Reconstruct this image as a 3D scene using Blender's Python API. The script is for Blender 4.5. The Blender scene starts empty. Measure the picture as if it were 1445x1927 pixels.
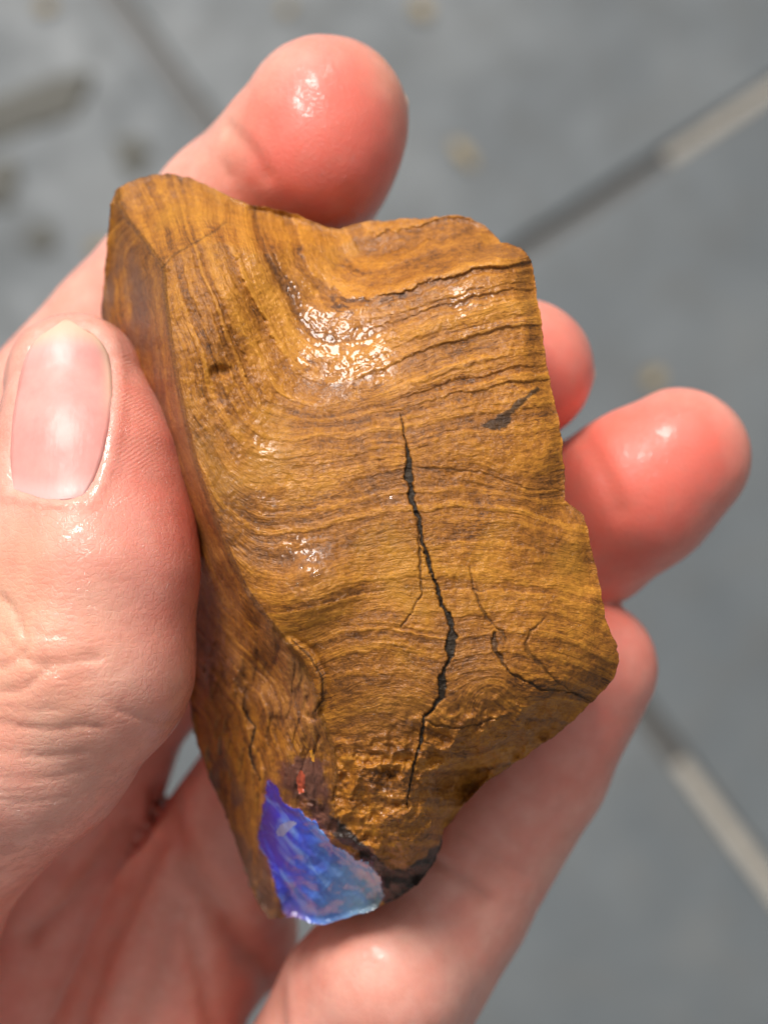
import bpy, bmesh, math, random
import numpy as np
from mathutils import Vector, Matrix, Euler
from mathutils.geometry import delaunay_2d_cdt

random.seed(7)
R = math.radians
scene = bpy.context.scene
COL = scene.collection

# ------------------------------------------------------------------ camera
TILT = R(15)          # camera looks down, tipped 15 degrees forward
H0 = 0.90             # height of the held stone above the paving (m)
CD = 0.140            # camera to stone (m)
PW = 1445.0           # picture width used for measuring
WID = 72.0            # picture width at the stone (mm)
ROT = Matrix.Rotation(TILT, 4, 'X')
ORG = Vector((0, 0, H0))

cam_d = bpy.data.cameras.new('camera')
cam = bpy.data.objects.new('camera', cam_d)
COL.objects.link(cam)
cam.location = ORG + ROT @ Vector((0, 0, CD))
cam.rotation_euler = (TILT, 0, 0)
cam_d.sensor_fit = 'HORIZONTAL'
cam_d.sensor_width = 13.37
cam_d.lens = 26.0
cam_d.clip_start = 0.01
cam_d.clip_end = 100
cam_d.dof.use_dof = True
cam_d.dof.focus_distance = 0.1425
cam_d.dof.aperture_fstop = 7.6
cam_d.dof.aperture_blades = 0
scene.camera = cam

# ------------------------------------------------------------------ sky and sun (bright overcast)
LF = Vector((-0.27, 0.74, 0.62)).normalized()      # towards the light, in the stone's frame
LW = (ROT.to_3x3() @ LF).normalized()
EL = math.asin(LW.z)
AZ = math.atan2(LW.x, LW.y)
world = bpy.data.worlds.new('World')
scene.world = world
world.use_nodes = True
wn = world.node_tree.nodes
wl = world.node_tree.links
sky = wn.new('ShaderNodeTexSky')
sky.sky_type = 'NISHITA'
sky.sun_disc = False
sky.sun_elevation = EL
sky.sun_rotation = AZ
sky.dust_density = 4.0
sky.ozone_density = 0.5
hs = wn.new('ShaderNodeHueSaturation')
hs.inputs['Saturation'].default_value = 0.16       # cloud cover greys the sky
wl.new(sky.outputs[0], hs.inputs['Color'])
bg = wn['Background']
bg.inputs['Strength'].default_value = 0.085
wl.new(hs.outputs[0], bg.inputs['Color'])

sun_d = bpy.data.lights.new('sun', 'SUN')
sun_d.energy = 2.4
sun_d.angle = R(23)
sun_d.color = (1.0, 0.97, 0.93)
sun = bpy.data.objects.new('sun', sun_d)
COL.objects.link(sun)
sun.location = (0, 0, 3)
sun.rotation_euler = LW.to_track_quat('Z', 'Y').to_euler()

vs = scene.view_settings
vs.view_transform = 'Standard'
vs.look = 'None'
vs.exposure = 0.52
vs.gamma = 1.0

# ------------------------------------------------------------------ helpers
def wid(z):                       # picture width in mm at depth z (mm, towards the camera)
    return WID * (CD * 1000 - z) / (CD * 1000)

def P(px, py, z):                 # a measured point at real depth -> mm in the stone's frame
    w = wid(z) / PW
    return np.array(((px - 722.5) * w, (963.5 - py) * w, z), float)

def PA(px, py, z):
    w = wid(z) / PW
    return np.stack(((px - 722.5) * w, (963.5 - py) * w, z + 0 * px), -1)

def to_px(v):
    w = wid(v[:, 2]) / PW
    return np.stack((v[:, 0] / w + 722.5, 963.5 - v[:, 1] / w), -1)

def _hash(ix, iy, iz, seed):
    h = (ix.astype(np.int64) * 374761393 + iy.astype(np.int64) * 668265263 + iz.astype(np.int64) * 2147483647 + seed * 974634777) & 0xffffffff
    h = ((h ^ (h >> 13)) * 1274126177) & 0xffffffff
    h = ((h ^ (h >> 16)) * 2246822519) & 0xffffffff
    return ((h ^ (h >> 15)) & 0xffffff).astype(np.float64) / 0xffffff

def vnoise(x, y, z=None, seed=0):
    if z is None:
        z = np.zeros_like(x)
    x0, y0, z0 = np.floor(x), np.floor(y), np.floor(z)
    fx, fy, fz = x - x0, y - y0, z - z0
    fx = fx * fx * (3 - 2 * fx); fy = fy * fy * (3 - 2 * fy); fz = fz * fz * (3 - 2 * fz)
    r = 0
    for dx in (0, 1):
        for dy in (0, 1):
            for dz in (0, 1):
                w = (fx if dx else 1 - fx) * (fy if dy else 1 - fy) * (fz if dz else 1 - fz)
                r = r + w * _hash(x0 + dx, y0 + dy, z0 + dz, seed)
    return r * 2 - 1

def fbm(x, y, z=None, seed=0, octv=4, gain=0.5):
    a, r, f, t = 1.0, 0, 1.0, 0
    for o in range(octv):
        r = r + a * vnoise(x * f, y * f, None if z is None else z * f, seed + o * 17)
        t += a
        a *= gain
        f *= 2.03
    return r / t

def sstep(a, b, x):
    t = np.clip((x - a) / (b - a), 0, 1)
    return t * t * (3 - 2 * t)

def poly_dist(px, py, pts):
    """distance to a polyline; returns distance, interpolated third value"""
    best = np.full(px.shape, 1e9)
    wv = np.zeros(px.shape)
    for a, b in zip(pts[:-1], pts[1:]):
        ax, ay, bx, by = a[0], a[1], b[0], b[1]
        dx, dy = bx - ax, by - ay
        t = np.clip(((px - ax) * dx + (py - ay) * dy) / (dx * dx + dy * dy + 1e-9), 0, 1)
        d = np.hypot(px - ax - t * dx, py - ay - t * dy)
        m = d < best
        best = np.where(m, d, best)
        if len(a) > 2:
            wv = np.where(m, a[2] + t * (b[2] - a[2]), wv)
    return best, wv

def in_poly(px, py, poly):
    inside = np.zeros(px.shape, bool)
    n = len(poly)
    for i in range(n):
        x1, y1 = poly[i][:2]; x2, y2 = poly[(i + 1) % n][:2]
        c = ((y1 > py) != (y2 > py))
        xx = (x2 - x1) * (py - y1) / ((y2 - y1) if y2 != y1 else 1e-9) + x1
        inside ^= c & (px < xx)
    return inside

def sdist(px, py, poly):          # signed distance, negative inside
    d, _ = poly_dist(px, py, list(poly) + [poly[0]])
    return np.where(in_poly(px, py, poly), -d, d)

def tps(pts, vals, reg=2.0):
    pts = np.asarray(pts, float) / 300.0
    n = len(pts)
    d = np.linalg.norm(pts[:, None] - pts[None], axis=-1)
    K = np.where(d > 0, d * d * np.log(d + 1e-12), 0) + np.eye(n) * reg * 1e-3
    A = np.zeros((n + 3, n + 3))
    A[:n, :n] = K; A[:n, n] = 1; A[:n, n + 1:] = pts
    A[n, :n] = 1; A[n + 1:, :n] = pts.T
    sol = np.linalg.solve(A, np.concatenate((vals, np.zeros(3))))
    def ev(x, y):
        x = x / 300.0; y = y / 300.0
        out = sol[n] + sol[n + 1] * x + sol[n + 2] * y
        for i in range(n):
            r2 = (x - pts[i, 0]) ** 2 + (y - pts[i, 1]) ** 2
            out = out + sol[i] * 0.5 * r2 * np.log(r2 + 1e-12)
        return out
    return ev

def mesh_from(name, verts, faces, mats, attrs=None, smooth=True):
    """verts (n,3) in metres, faces: list of arrays (k,3) or (k,4)"""
    me = bpy.data.meshes.new(name)
    faces = [f for f in faces if len(f)]
    nl = sum(f.size for f in faces)
    npoly = sum(len(f) for f in faces)
    me.vertices.add(len(verts))
    me.vertices.foreach_set('co', np.ascontiguousarray(verts, np.float32).ravel())
    me.loops.add(nl)
    me.loops.foreach_set('vertex_index', np.concatenate([f.ravel() for f in faces]).astype(np.int32))
    me.polygons.add(npoly)
    tot = np.concatenate([np.full(len(f), f.shape[1]) for f in faces]).astype(np.int32)
    st = np.concatenate(([0], np.cumsum(tot)[:-1])).astype(np.int32)
    me.polygons.foreach_set('loop_start', st)
    me.polygons.foreach_set('loop_total', tot)
    me.polygons.foreach_set('use_smooth', np.full(npoly, smooth))
    for k, v in (attrs or {}).items():
        a = me.attributes.new(k, 'FLOAT', 'POINT')
        a.data.foreach_set('value', np.ascontiguousarray(v, np.float32))
    me.update(calc_edges=True)
    me.validate()
    me.materials.append(mats)
    return me

def link(name, me, parent=None):
    o = bpy.data.objects.new(name, me)
    COL.objects.link(o)
    if parent:
        o.parent = parent
    return o

def tag(o, label=None, cat=None, group=None, kind=None):
    if label: o['label'] = label
    if cat: o['category'] = cat
    if group: o['group'] = group
    if kind: o['kind'] = kind
    return o

class NT:
    """small node tree writer"""
    def __init__(self, name):
        self.m = bpy.data.materials.new(name)
        self.m.use_nodes = True
        self.n = self.m.node_tree.nodes
        self.l = self.m.node_tree.links
        self.b = self.n['Principled BSDF']
    def put(self, sock, v):
        if isinstance(v, bpy.types.NodeSocket):
            self.l.new(v, sock)
        elif v is not None:
            if hasattr(sock.default_value, '__len__') and len(sock.default_value) == 4 and len(v) == 3:
                v = (*v, 1)
            sock.default_value = v
    def bs(self, **kw):
        for k, v in kw.items():
            self.put(self.b.inputs[k.replace('_', ' ')], v)
    def math(self, op, a, b=None, c=None, clamp=False):
        n = self.n.new('ShaderNodeMath'); n.operation = op; n.use_clamp = clamp
        for i, v in enumerate((a, b, c)):
            if v is not None: self.put(n.inputs[i], v)
        return n.outputs[0]
    def attr(self, name):
        n = self.n.new('ShaderNodeAttribute'); n.attribute_name = name
        return n.outputs['Fac']
    def coord(self):
        return self.n.new('ShaderNodeTexCoord').outputs['Object']
    def sep(self, v):
        n = self.n.new('ShaderNodeSeparateXYZ'); self.put(n.inputs[0], v)
        return n.outputs
    def comb(self, x, y, z):
        n = self.n.new('ShaderNodeCombineXYZ')
        for i, v in enumerate((x, y, z)): self.put(n.inputs[i], v)
        return n.outputs[0]
    def vscale(self, v, s):
        n = self.n.new('ShaderNodeVectorMath'); n.operation = 'MULTIPLY'
        self.put(n.inputs[0], v); n.inputs[1].default_value = s if hasattr(s, '__len__') else (s, s, s)
        return n.outputs[0]
    def noise(self, v, scale, detail=4, rough=0.55, dist=0.0, lac=2.0):
        n = self.n.new('ShaderNodeTexNoise')
        self.put(n.inputs['Vector'], v)
        n.inputs['Scale'].default_value = scale; n.inputs['Detail'].default_value = detail
        n.inputs['Roughness'].default_value = rough; n.inputs['Distortion'].default_value = dist
        n.inputs['Lacunarity'].default_value = lac
        return n.outputs['Fac']
    def voro(self, v, scale, feature='F1', rnd=1.0):
        n = self.n.new('ShaderNodeTexVoronoi'); n.feature = feature
        self.put(n.inputs['Vector'], v); n.inputs['Scale'].default_value = scale
        n.inputs['Randomness'].default_value = rnd
        return n.outputs['Distance']
    def ramp(self, f, stops, interp='LINEAR'):
        n = self.n.new('ShaderNodeValToRGB'); n.color_ramp.interpolation = interp
        cr = n.color_ramp
        while len(cr.elements) < len(stops): cr.elements.new(0.5)
        for e, (p, c) in zip(cr.elements, stops):
            e.position = p
            e.color = (*c, 1) if hasattr(c, '__len__') else (c, c, c, 1)
        self.put(n.inputs[0], f)
        return n.outputs[0]
    def map(self, f, a, b, c, d):
        n = self.n.new('ShaderNodeMapRange'); n.clamp = True
        self.put(n.inputs[0], f)
        for i, v in enumerate((a, b, c, d)): n.inputs[i + 1].default_value = v
        return n.outputs[0]
    def mix(self, f, a, b, mode='MIX'):
        n = self.n.new('ShaderNodeMix'); n.data_type = 'RGBA'; n.blend_type = mode
        self.put(n.inputs[0], f); self.put(n.inputs[6], a); self.put(n.inputs[7], b)
        return n.outputs[2]
    def bump(self, h, dist, strength=1.0, normal=None):
        n = self.n.new('ShaderNodeBump')
        n.inputs['Strength'].default_value = strength
        n.inputs['Distance'].default_value = dist
        self.put(n.inputs['Height'], h)
        if normal is not None: self.l.new(normal, n.inputs['Normal'])
        return n.outputs[0]

# ------------------------------------------------------------------ materials: paving
def mat_tile():
    t = NT('wet_slate')
    c = t.coord()
    oi = t.n.new('ShaderNodeObjectInfo').outputs['Random']
    cc = t.n.new('ShaderNodeVectorMath'); cc.operation = 'ADD'
    t.put(cc.inputs[0], c); t.put(cc.inputs[1], t.comb(t.math('MULTIPLY', oi, 9.0), t.math('MULTIPLY', oi, 5.0), 0.0))
    v = cc.outputs[0]
    big = t.noise(v, 6, 5, 0.6, 0.4)
    mid = t.noise(v, 26, 5, 0.6)
    fine = t.noise(v, 240, 3, 0.6)
    col = t.ramp(big, [(0.28, (0.066, 0.077, 0.083)), (0.52, (0.090, 0.102, 0.107)), (0.72, (0.122, 0.133, 0.135))])
    col = t.mix(t.map(mid, 0.45, 0.75, 0, 0.30), col, (0.13, 0.118, 0.10))
    col = t.mix(t.map(fine, 0.3, 0.7, 0.0, 0.25), col, (0.08, 0.08, 0.08))
    rough = t.map(mid, 0.3, 0.7, 0.5, 0.75)
    h = t.math('ADD', t.math('MULTIPLY', mid, 1.0), t.math('MULTIPLY', fine, 0.25))
    t.bs(Base_Color=col, Roughness=rough, Normal=t.bump(h, 0.0015))
    t.bs(Coat_Weight=t.map(big, 0.35, 0.6, 0.05, 0.25), Coat_Roughness=0.35, Coat_IOR=1.33)
    return t.m

def mat_simple(name, c1, c2, scale, rough=0.8, bumpd=0.001):
    t = NT(name)
    f = t.noise(t.coord(), scale, 5, 0.6)
    t.bs(Base_Color=t.ramp(f, [(0.3, c1), (0.7, c2)]), Roughness=rough, Normal=t.bump(f, bumpd))
    return t.m

M_TILE = mat_tile()
M_GROUT = mat_simple('wet_grout', (0.035, 0.032, 0.028), (0.065, 0.058, 0.05), 90, 0.55)
M_MORTAR = mat_simple('dry_mortar', (0.26, 0.235, 0.195), (0.38, 0.345, 0.29), 120, 0.9)
M_SILT = mat_simple('wet_silt', (0.052, 0.05, 0.041), (0.092, 0.086, 0.068), 60, 0.7)
M_LEAF = mat_simple('dead_leaf', (0.20, 0.15, 0.065), (0.30, 0.225, 0.11), 200, 0.6)
M_SOIL = mat_simple('ground_soil', (0.07, 0.065, 0.06), (0.12, 0.11, 0.10), 30, 0.9)

# ------------------------------------------------------------------ paving
def ground_hit(px, py, z=0.0):
    d = ROT.to_3x3() @ Vector(((px - 722.5) / PW * WID, (963.5 - py) / PW * WID, -CD * 1000))
    o = cam.location
    k = (z - o.z) / d.z
    return o + d * k

g_a, g_b = ground_hit(225, 0), ground_hit(1440, 1650)
g_c, g_d = ground_hit(985, 470), ground_hit(1445, 178)
d1 = (g_b - g_a); d1.z = 0; d1.normalize()
d2v = (g_d - g_c); d2v.z = 0
dd = d1.x * -d2v.y - d1.y * -d2v.x
rhs = g_c - g_a
k1 = (rhs.x * -d2v.y - rhs.y * -d2v.x) / dd
CROSS = g_a + d1 * k1
u_ax = d1
v_ax = Vector((-d1.y, d1.x, 0))       # perpendicular, up-right in the picture
if v_ax.dot(d2v) < 0: v_ax = -v_ax
TS, JW = 0.60, 0.015

pav = bpy.data.objects.new('pavement', None)
COL.objects.link(pav)
pav.location = (CROSS.x, CROSS.y, 0)
pav.rotation_euler = (0, 0, math.atan2(d1.y, d1.x))
tag(pav, kind='structure')
sgn = 1 if v_ax.dot(Vector((-math.sin(pav.rotation_euler.z), math.cos(pav.rotation_euler.z), 0))) > 0 else -1

def plane_mesh(name, w, z, mat, n=1):
    bm = bmesh.new()
    bmesh.ops.create_grid(bm, x_segments=n, y_segments=n, size=w)
    for v in bm.verts: v.co.z = z
    me = bpy.data.meshes.new(name); bm.to_mesh(me); bm.free()
    me.materials.append(mat)
    return me

gr = link('ground', plane_mesh('ground', 60, -0.02, M_SOIL)); tag(gr, kind='structure')
gt = link('grout_bed', plane_mesh('grout_bed', TS * 4 - 0.002, -0.0055, M_GROUT, 40), pav)
for v in gt.data.vertices: v.co.z += random.uniform(-0.0008, 0.0008)

def tile_mesh():
    bm = bmesh.new()
    bmesh.ops.create_cube(bm, size=1)
    for v in bm.verts:
        v.co.x *= TS - JW; v.co.y *= TS - JW; v.co.z = v.co.z * 0.016 - 0.008
    bmesh.ops.bevel(bm, geom=[e for e in bm.edges], offset=0.0022, segments=2, profile=0.6, affect='EDGES')
    me = bpy.data.meshes.new('paving_stone'); bm.to_mesh(me); bm.free()
    me.materials.append(M_TILE)
    for p in me.polygons: p.use_smooth = False
    return me
tm = tile_mesh()
for i in range(-4, 4):
    for j in range(-4, 4):
        o = link('paving_stone', tm, pav)
        o.location = ((i + 0.5) * TS, (j + 0.5) * TS, random.uniform(-0.0006, 0.0006))
        o.rotation_euler = (random.uniform(-0.001, 0.001), random.uniform(-0.001, 0.001), random.uniform(-0.0012, 0.0012))

def to_pav(p):
    return pav.matrix_basis.inverted() @ p

def strip(name, x0, x1, y0, y1, z, mat):
    """lumpy strip of mortar lying in a joint"""
    nx = max(8, int(abs(x1 - x0 + y1 - y0) / 0.006)); nx = max(8, int(max(abs(x1 - x0), abs(y1 - y0)) / 0.006)); ny = 5
    along_x = abs(x1 - x0) > abs(y1 - y0)
    vs_, fs = [], []
    for a in range(nx + 1):
        for b in range(ny + 1):
            u, w = a / nx, b / ny
            edge = min(1, 6 * min(u, 1 - u))
            zz = z + 0.0022 * math.sin(math.pi * w) * edge + random.uniform(-0.0003, 0.0003) - (1 - edge) * 0.003
            ww = 0.5 + (w - 0.5) * (0.75 + 0.25 * edge)
            if along_x: vs_.append((x0 + (x1 - x0) * u, y0 + (y1 - y0) * ww, zz))
            else: vs_.append((x0 + (x1 - x0) * ww, y0 + (y1 - y0) * u, zz))
    for a in range(nx):
        for b in range(ny):
            i = a * (ny + 1) + b
            fs.append((i, i + 1, i + ny + 2, i + ny + 1))
    me = bpy.data.meshes.new(name); me.from_pydata(vs_, [], fs); me.materials.append(mat)
    for p in me.polygons: p.use_smooth = True
    return link(name, me, pav)

hj = JW / 2 - 0.001
q = to_pav(ground_hit(1290, 1425)); strip('mortar', q.x, TS * 3, -hj, hj, -0.0025, M_MORTAR)
q = to_pav(ground_hit(1265, 300)); strip('mortar', -hj, hj, q.y, sgn * TS * 3, -0.0025, M_MORTAR)

def blob(name, px, py, rx, ry, ang, mat, seed, th=0.0012, zc=0.0008):
    """irregular low patch on the paving; rx, ry in m"""
    c = ground_hit(px, py)
    bm = bmesh.new()
    rings, seg = 7, 36
    rr = random.Random(seed)
    ph = [rr.uniform(0, 6.28) for _ in range(5)]
    def rad(a): return 1 + 0.22 * math.sin(2 * a + ph[0]) + 0.15 * math.sin(3 * a + ph[1]) + 0.1 * math.sin(5 * a + ph[2]) + 0.06 * math.sin(9 * a + ph[3])
    ctr = bm.verts.new((0, 0, th))
    prev = None
    for k in range(1, rings + 1):
        t = k / rings
        row = []
        for s in range(seg):
            a = s / seg * 2 * math.pi
            x, y = rx * t * rad(a) * math.cos(a), ry * t * rad(a) * math.sin(a)
            z = th * (1 - t ** 3) + rr.uniform(-0.15, 0.15) * th * (1 - t)
            row.append(bm.verts.new((x, y, z)))
        for s in range(seg):
            if prev is None: bm.faces.new((ctr, row[s], row[(s + 1) % seg]))
            else: bm.faces.new((prev[s], row[s], row[(s + 1) % seg], prev[(s + 1) % seg]))
        prev = row
    low = [bm.verts.new((v.co.x * 0.98, v.co.y * 0.98, -0.0004)) for v in prev]
    for s in range(seg):
        bm.faces.new((prev[s], low[s], low[(s + 1) % seg], prev[(s + 1) % seg]))
    bm.faces.new(low[::-1])
    me = bpy.data.meshes.new(name); bm.to_mesh(me); bm.free()
    me.materials.append(mat)
    for p in me.polygons: p.use_smooth = True
    o = link(name, me)
    o.location = (c.x, c.y, zc); o.rotation_euler = (0, 0, ang)
    return o

SG = 'patches of wet silt on the paving'
tag(blob('silt_patch', 75, 195, 0.037, 0.023, R(10), M_SILT, 1), 'long dark olive patch of wet silt on the paving at upper left', 'silt', SG)
tag(blob('silt_patch', 20, 235, 0.030, 0.010, R(20), M_SILT, 2), 'thin silt smear trailing below the long silt patch towards the picture edge', 'silt', SG)
tag(blob('silt_patch', -5, 345, 0.016, 0.020, R(80), M_SILT, 3), 'round dark silt patch cut by the left picture edge', 'silt', SG)
tag(blob('silt_patch', 80, 450, 0.010, 0.013, R(60), M_SILT, 4), 'small dark silt spot on the paving left of the stone top', 'silt', SG)
tag(blob('silt_patch', 250, 290, 0.018, 0.012, R(-35), M_SILT, 5), 'faint silt spot between the long silt patch and the index finger', 'silt', SG)

def leaf(px, py, L, W, ang, curl, seed):
    c = ground_hit(px, py)
    vs_, fs = [], []
    n, m = 12, 6
    rr = random.Random(seed)
    for layer in (0, 1):
        for a in range(n + 1):
            u = a / n
            w = W * (math.sin(math.pi * min(1, u * 0.97 + 0.03)) ** 0.7) * (1 + 0.12 * math.sin(u * 17 + seed))
            for b in range(m + 1):
                t = b / m * 2 - 1
                z = 0.0012 + curl * (t * t) * W + 0.0015 * math.sin(u * 4 + seed) ** 2 + rr.uniform(0, 0.0001) - layer * 0.0003
                vs_.append(((u - 0.5) * L, t * w / 2, z))
    N = (n + 1) * (m + 1)
    for a in range(n):
        for b in range(m):
            i = a * (m + 1) + b
            fs.append((i, i + m + 1, i + m + 2, i + 1)); fs.append((N + i, N + i + 1, N + i + m + 2, N + i + m + 1))
    me = bpy.data.meshes.new('fallen_leaf'); me.from_pydata(vs_, [], fs); me.materials.append(M_LEAF)
    for p in me.polygons: p.use_smooth = True
    o = link('fallen_leaf', me)
    o.location = (c.x, c.y, 0.0008); o.rotation_euler = (0, 0, ang)
    return o
LG = 'yellow leaf scraps on the paving'
for px, py, L, W, a, lab in (
        (88, 14, 0.016, 0.012, 0.3, 'yellow leaf scrap on the paving near the top left corner'),
        (540, 18, 0.013, 0.009, 1.2, 'tan leaf scrap at the top edge above the index fingertip'),
        (792, 18, 0.020, 0.014, 2.0, 'pale leaf scrap at the top edge right of the index fingertip'),
        (1228, 712, 0.017, 0.012, 0.7, 'yellow leaf scrap on the paving just above the ring fingertip'),
        (870, 290, 0.030, 0.010, 2.2, 'brownish leaf scrap on the paving above the top edge of the stone'),
        (190, 470, 0.018, 0.010, 0.2, 'brownish leaf scrap behind the top left corner of the stone')):
    tag(leaf(px, py, L, W, a, 0.12, px), lab, 'leaf', LG)

# ================================================================== the stone
OUT = [(208,385,-18),(216,358,-17.5),(240,342,-17),(265,333,-17),(300,326,-16.5),(330,327,-16),(362,336,-16),(390,346,-16),(412,358,-16),(440,372,-16),
(470,384,-16),(500,388,-16),(530,396,-16),(560,404,-16),(590,416,-16),(615,427,-16),(640,431,-16),(668,420,-16),(695,414,-16),(720,416,-16),(750,410,-16),
(790,412,-15.5),(820,408,-15),(850,404,-15),(885,409,-14.5),(912,425,-14),(938,448,-13.5),(942,456,-12),(965,460,-11),(985,470,-10.5),(1000,490,-10),
(1006,520,-9),(1010,560,-8),(1018,600,-7),(1022,640,-6),(1030,690,-5.2),(1040,740,-4.6),(1050,780,-4.2),(1058,830,-4),(1062,880,-4),(1063,940,-4),
(1080,955,-4),(1098,970,-4),(1108,1010,-4),(1120,1060,-4),(1130,1110,-4),(1140,1160,-4.2),(1150,1190,-4.5),(1162,1215,-5),(1165,1245,-5.5),(1155,1275,-6),
(1135,1300,-7),(1105,1330,-8),(1075,1360,-9),(1040,1390,-10),(1000,1415,-11),(960,1445,-12),(925,1465,-12.5),(895,1490,-13),(870,1520,-13.5),(850,1545,-14),
(835,1560,-14),(832,1590,-14.5),(820,1618,-15),(800,1650,-15.5),(775,1675,-16),(745,1693,-16.5),(715,1707,-17),(690,1718,-17),(660,1724,-17.5),(640,1732,-18),
(610,1742,-18),(590,1738,-18.5),(560,1728,-19),(530,1728,-20),(505,1730,-21),(485,1700,-22),(468,1660,-22.5),(455,1620,-23),(440,1575,-23.5),(420,1525,-24),
(400,1480,-24),(385,1440,-24),(370,1400,-24),(360,1350,-24),(354,1300,-24),(355,1250,-24),(352,1200,-23),(345,1100,-23),(330,1000,-23),(300,900,-23),
(265,800,-23),(225,700,-22.5),(192,600,-22),(190,570,-22),(196,530,-22),(200,480,-21),(204,430,-20)]
RIDGE = [(308,500,-5.5),(312,560,-4.8),(322,640,-4),(335,720,-3.2),(352,800,-2.6),(372,880,-2.2),(398,955,-2),(432,1040,-2),(465,1110,-2),(505,1165,-2),
(545,1215,-2.2),(575,1255,-2.6),(592,1300,-3.2),(602,1340,-4),(625,1400,-5),(632,1450,-6),(628,1500,-7),(625,1540,-8)]
TOPR = [(308,500,-5.5),(340,472,-5.9),(375,455,-6.0),(410,450,-6.3),(450,462,-6.9),(500,480,-7.6),(540,520,-8.2),(575,570,-7.8),(620,590,-6.8),(680,575,-6.6),
(740,550,-6.3),(800,525,-5.8),(870,500,-5.8),(940,482,-6.1),(985,480,-7.6)]
TLR = [(308,500,-5.5),(275,455,-10),(240,410,-14.5),(222,378,-16.5)]
INNER = [(420,560,-3.4),(400,650,-2.3),(420,750,-2.0),(450,800,-1.6),(490,640,-5),(560,640,-6.1),(600,680,-4.95),(560,740,-3.9),(650,640,-5.35),(740,640,-4.6),(650,740,-3.1),(750,740,-2.2),(700,700,-3.5),
(800,600,-4.2),(900,570,-4.2),(960,540,-4.8),(800,700,-2.6),(900,700,-2.8),(980,690,-3),(1000,760,-2.2),(600,800,-2.1),(700,790,-1.6),(820,800,-1),(950,820,-1.4),
(520,850,-1.2),(650,880,-0.6),(800,900,-0.3),(1000,900,-1.4),(450,930,-1.2),(550,980,-0.4),(700,1000,0),(850,1000,0),(1000,1000,-1),(520,1080,-0.2),(570,1060,0.6),
(620,1100,-0.1),(750,1100,0),(900,1100,-0.3),(1050,1100,-1.6),(600,1180,-0.6),(700,1200,0),(850,1200,0),(1000,1200,-0.7),(1100,1200,-2.4),(650,1280,-0.8),
(800,1300,-0.3),(950,1290,-0.6),(1050,1290,-2.6),(700,1360,-2),(850,1360,-1.8),(950,1360,-3),(680,1440,-3.4),(780,1440,-3.4),(870,1420,-4.2),(700,1520,-4.4),(780,1530,-5.0),
(700,1590,-6.3),(760,1600,-7.2),(800,1560,-7.0),(880,1462,-9.5),(850,1490,-9.5),(920,1435,-8.5),
(990,600,-4.6),(1035,830,-2.5),(1085,1020,-2.4),(1115,1130,-2.7),(1135,1235,-3.8),
(540,1480,-9),(560,1560,-10.5),(620,1600,-10.5),(660,1640,-12.5),(600,1680,-14),(540,1650,-15),(520,1580,-14),(500,1500,-13.5),(530,1420,-9),
(480,1300,-11),(440,1200,-12),(470,1400,-15),(500,1250,-7),(520,1300,-8),(410,1300,-17),
(690,470,-13.5),(640,500,-12),(750,480,-12),(850,455,-12),(560,450,-13),(480,420,-13.5),(430,410,-13),(380,390,-13),(320,400,-12.5),(310,450,-9.5),(270,400,-14.5)]

def build_depth():
    vlist, elist = [], []
    def add_line(pts, closed=False):
        idx = []
        for p in pts:
            for k, q_ in enumerate(vlist):
                if q_[0] == p[0] and q_[1] == p[1]: idx.append(k); break
            else:
                vlist.append(p); idx.append(len(vlist) - 1)
        for a, b in zip(idx[:-1], idx[1:]): elist.append((a, b))
        if closed: elist.append((idx[-1], idx[0]))
    add_line(OUT, True); add_line(RIDGE); add_line(TOPR); add_line(TLR)
    for p in INNER: vlist.append(p)
    far = [(-200, -200), (2000, -200), (2000, 2400), (-200, 2400)]
    r = delaunay_2d_cdt([Vector(v[:2]) for v in vlist], elist, [], 0, 1e-4)
    ov, of, orig = r[0], r[2], r[3]
    zs = [vlist[o[0]][2] if o else -10 for o in orig]
    return [(v.x, v.y) for v in ov], zs, of

G = 2.0
gx0, gy0 = 170.0, 300.0
NX, NY = int((1190 - gx0) / G), int((1765 - gy0) / G)
GX, GY = np.meshgrid(gx0 + np.arange(NX) * G, gy0 + np.arange(NY) * G, indexing='ij')
# a jagged little outline: the photographed edge is broken, not smooth
def ragged(pts, amp, step, seed):
    out = []
    n = len(pts)
    k = 0
    for i in range(n):
        a, b = np.array(pts[i][:2], float), np.array(pts[(i + 1) % n][:2], float)
        L = np.linalg.norm(b - a); m = max(1, int(L / step))
        nrm = np.array((-(b - a)[1], (b - a)[0])) / (L + 1e-9)
        for j in range(m):
            p = a + (b - a) * j / m
            s_ = k * 0.55
            off = amp * (float(vnoise(np.array([s_]), np.array([0.3]), seed=seed)[0]) + 0.6 * float(vnoise(np.array([s_ * 2.7]), np.array([4.3]), seed=seed)[0]))
            out.append(tuple(p + nrm * off)); k += 1
    return out
OUTR = ragged(OUT, 2.2, 7.0, 5)
SD = sdist(GX, GY, OUTR)

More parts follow.
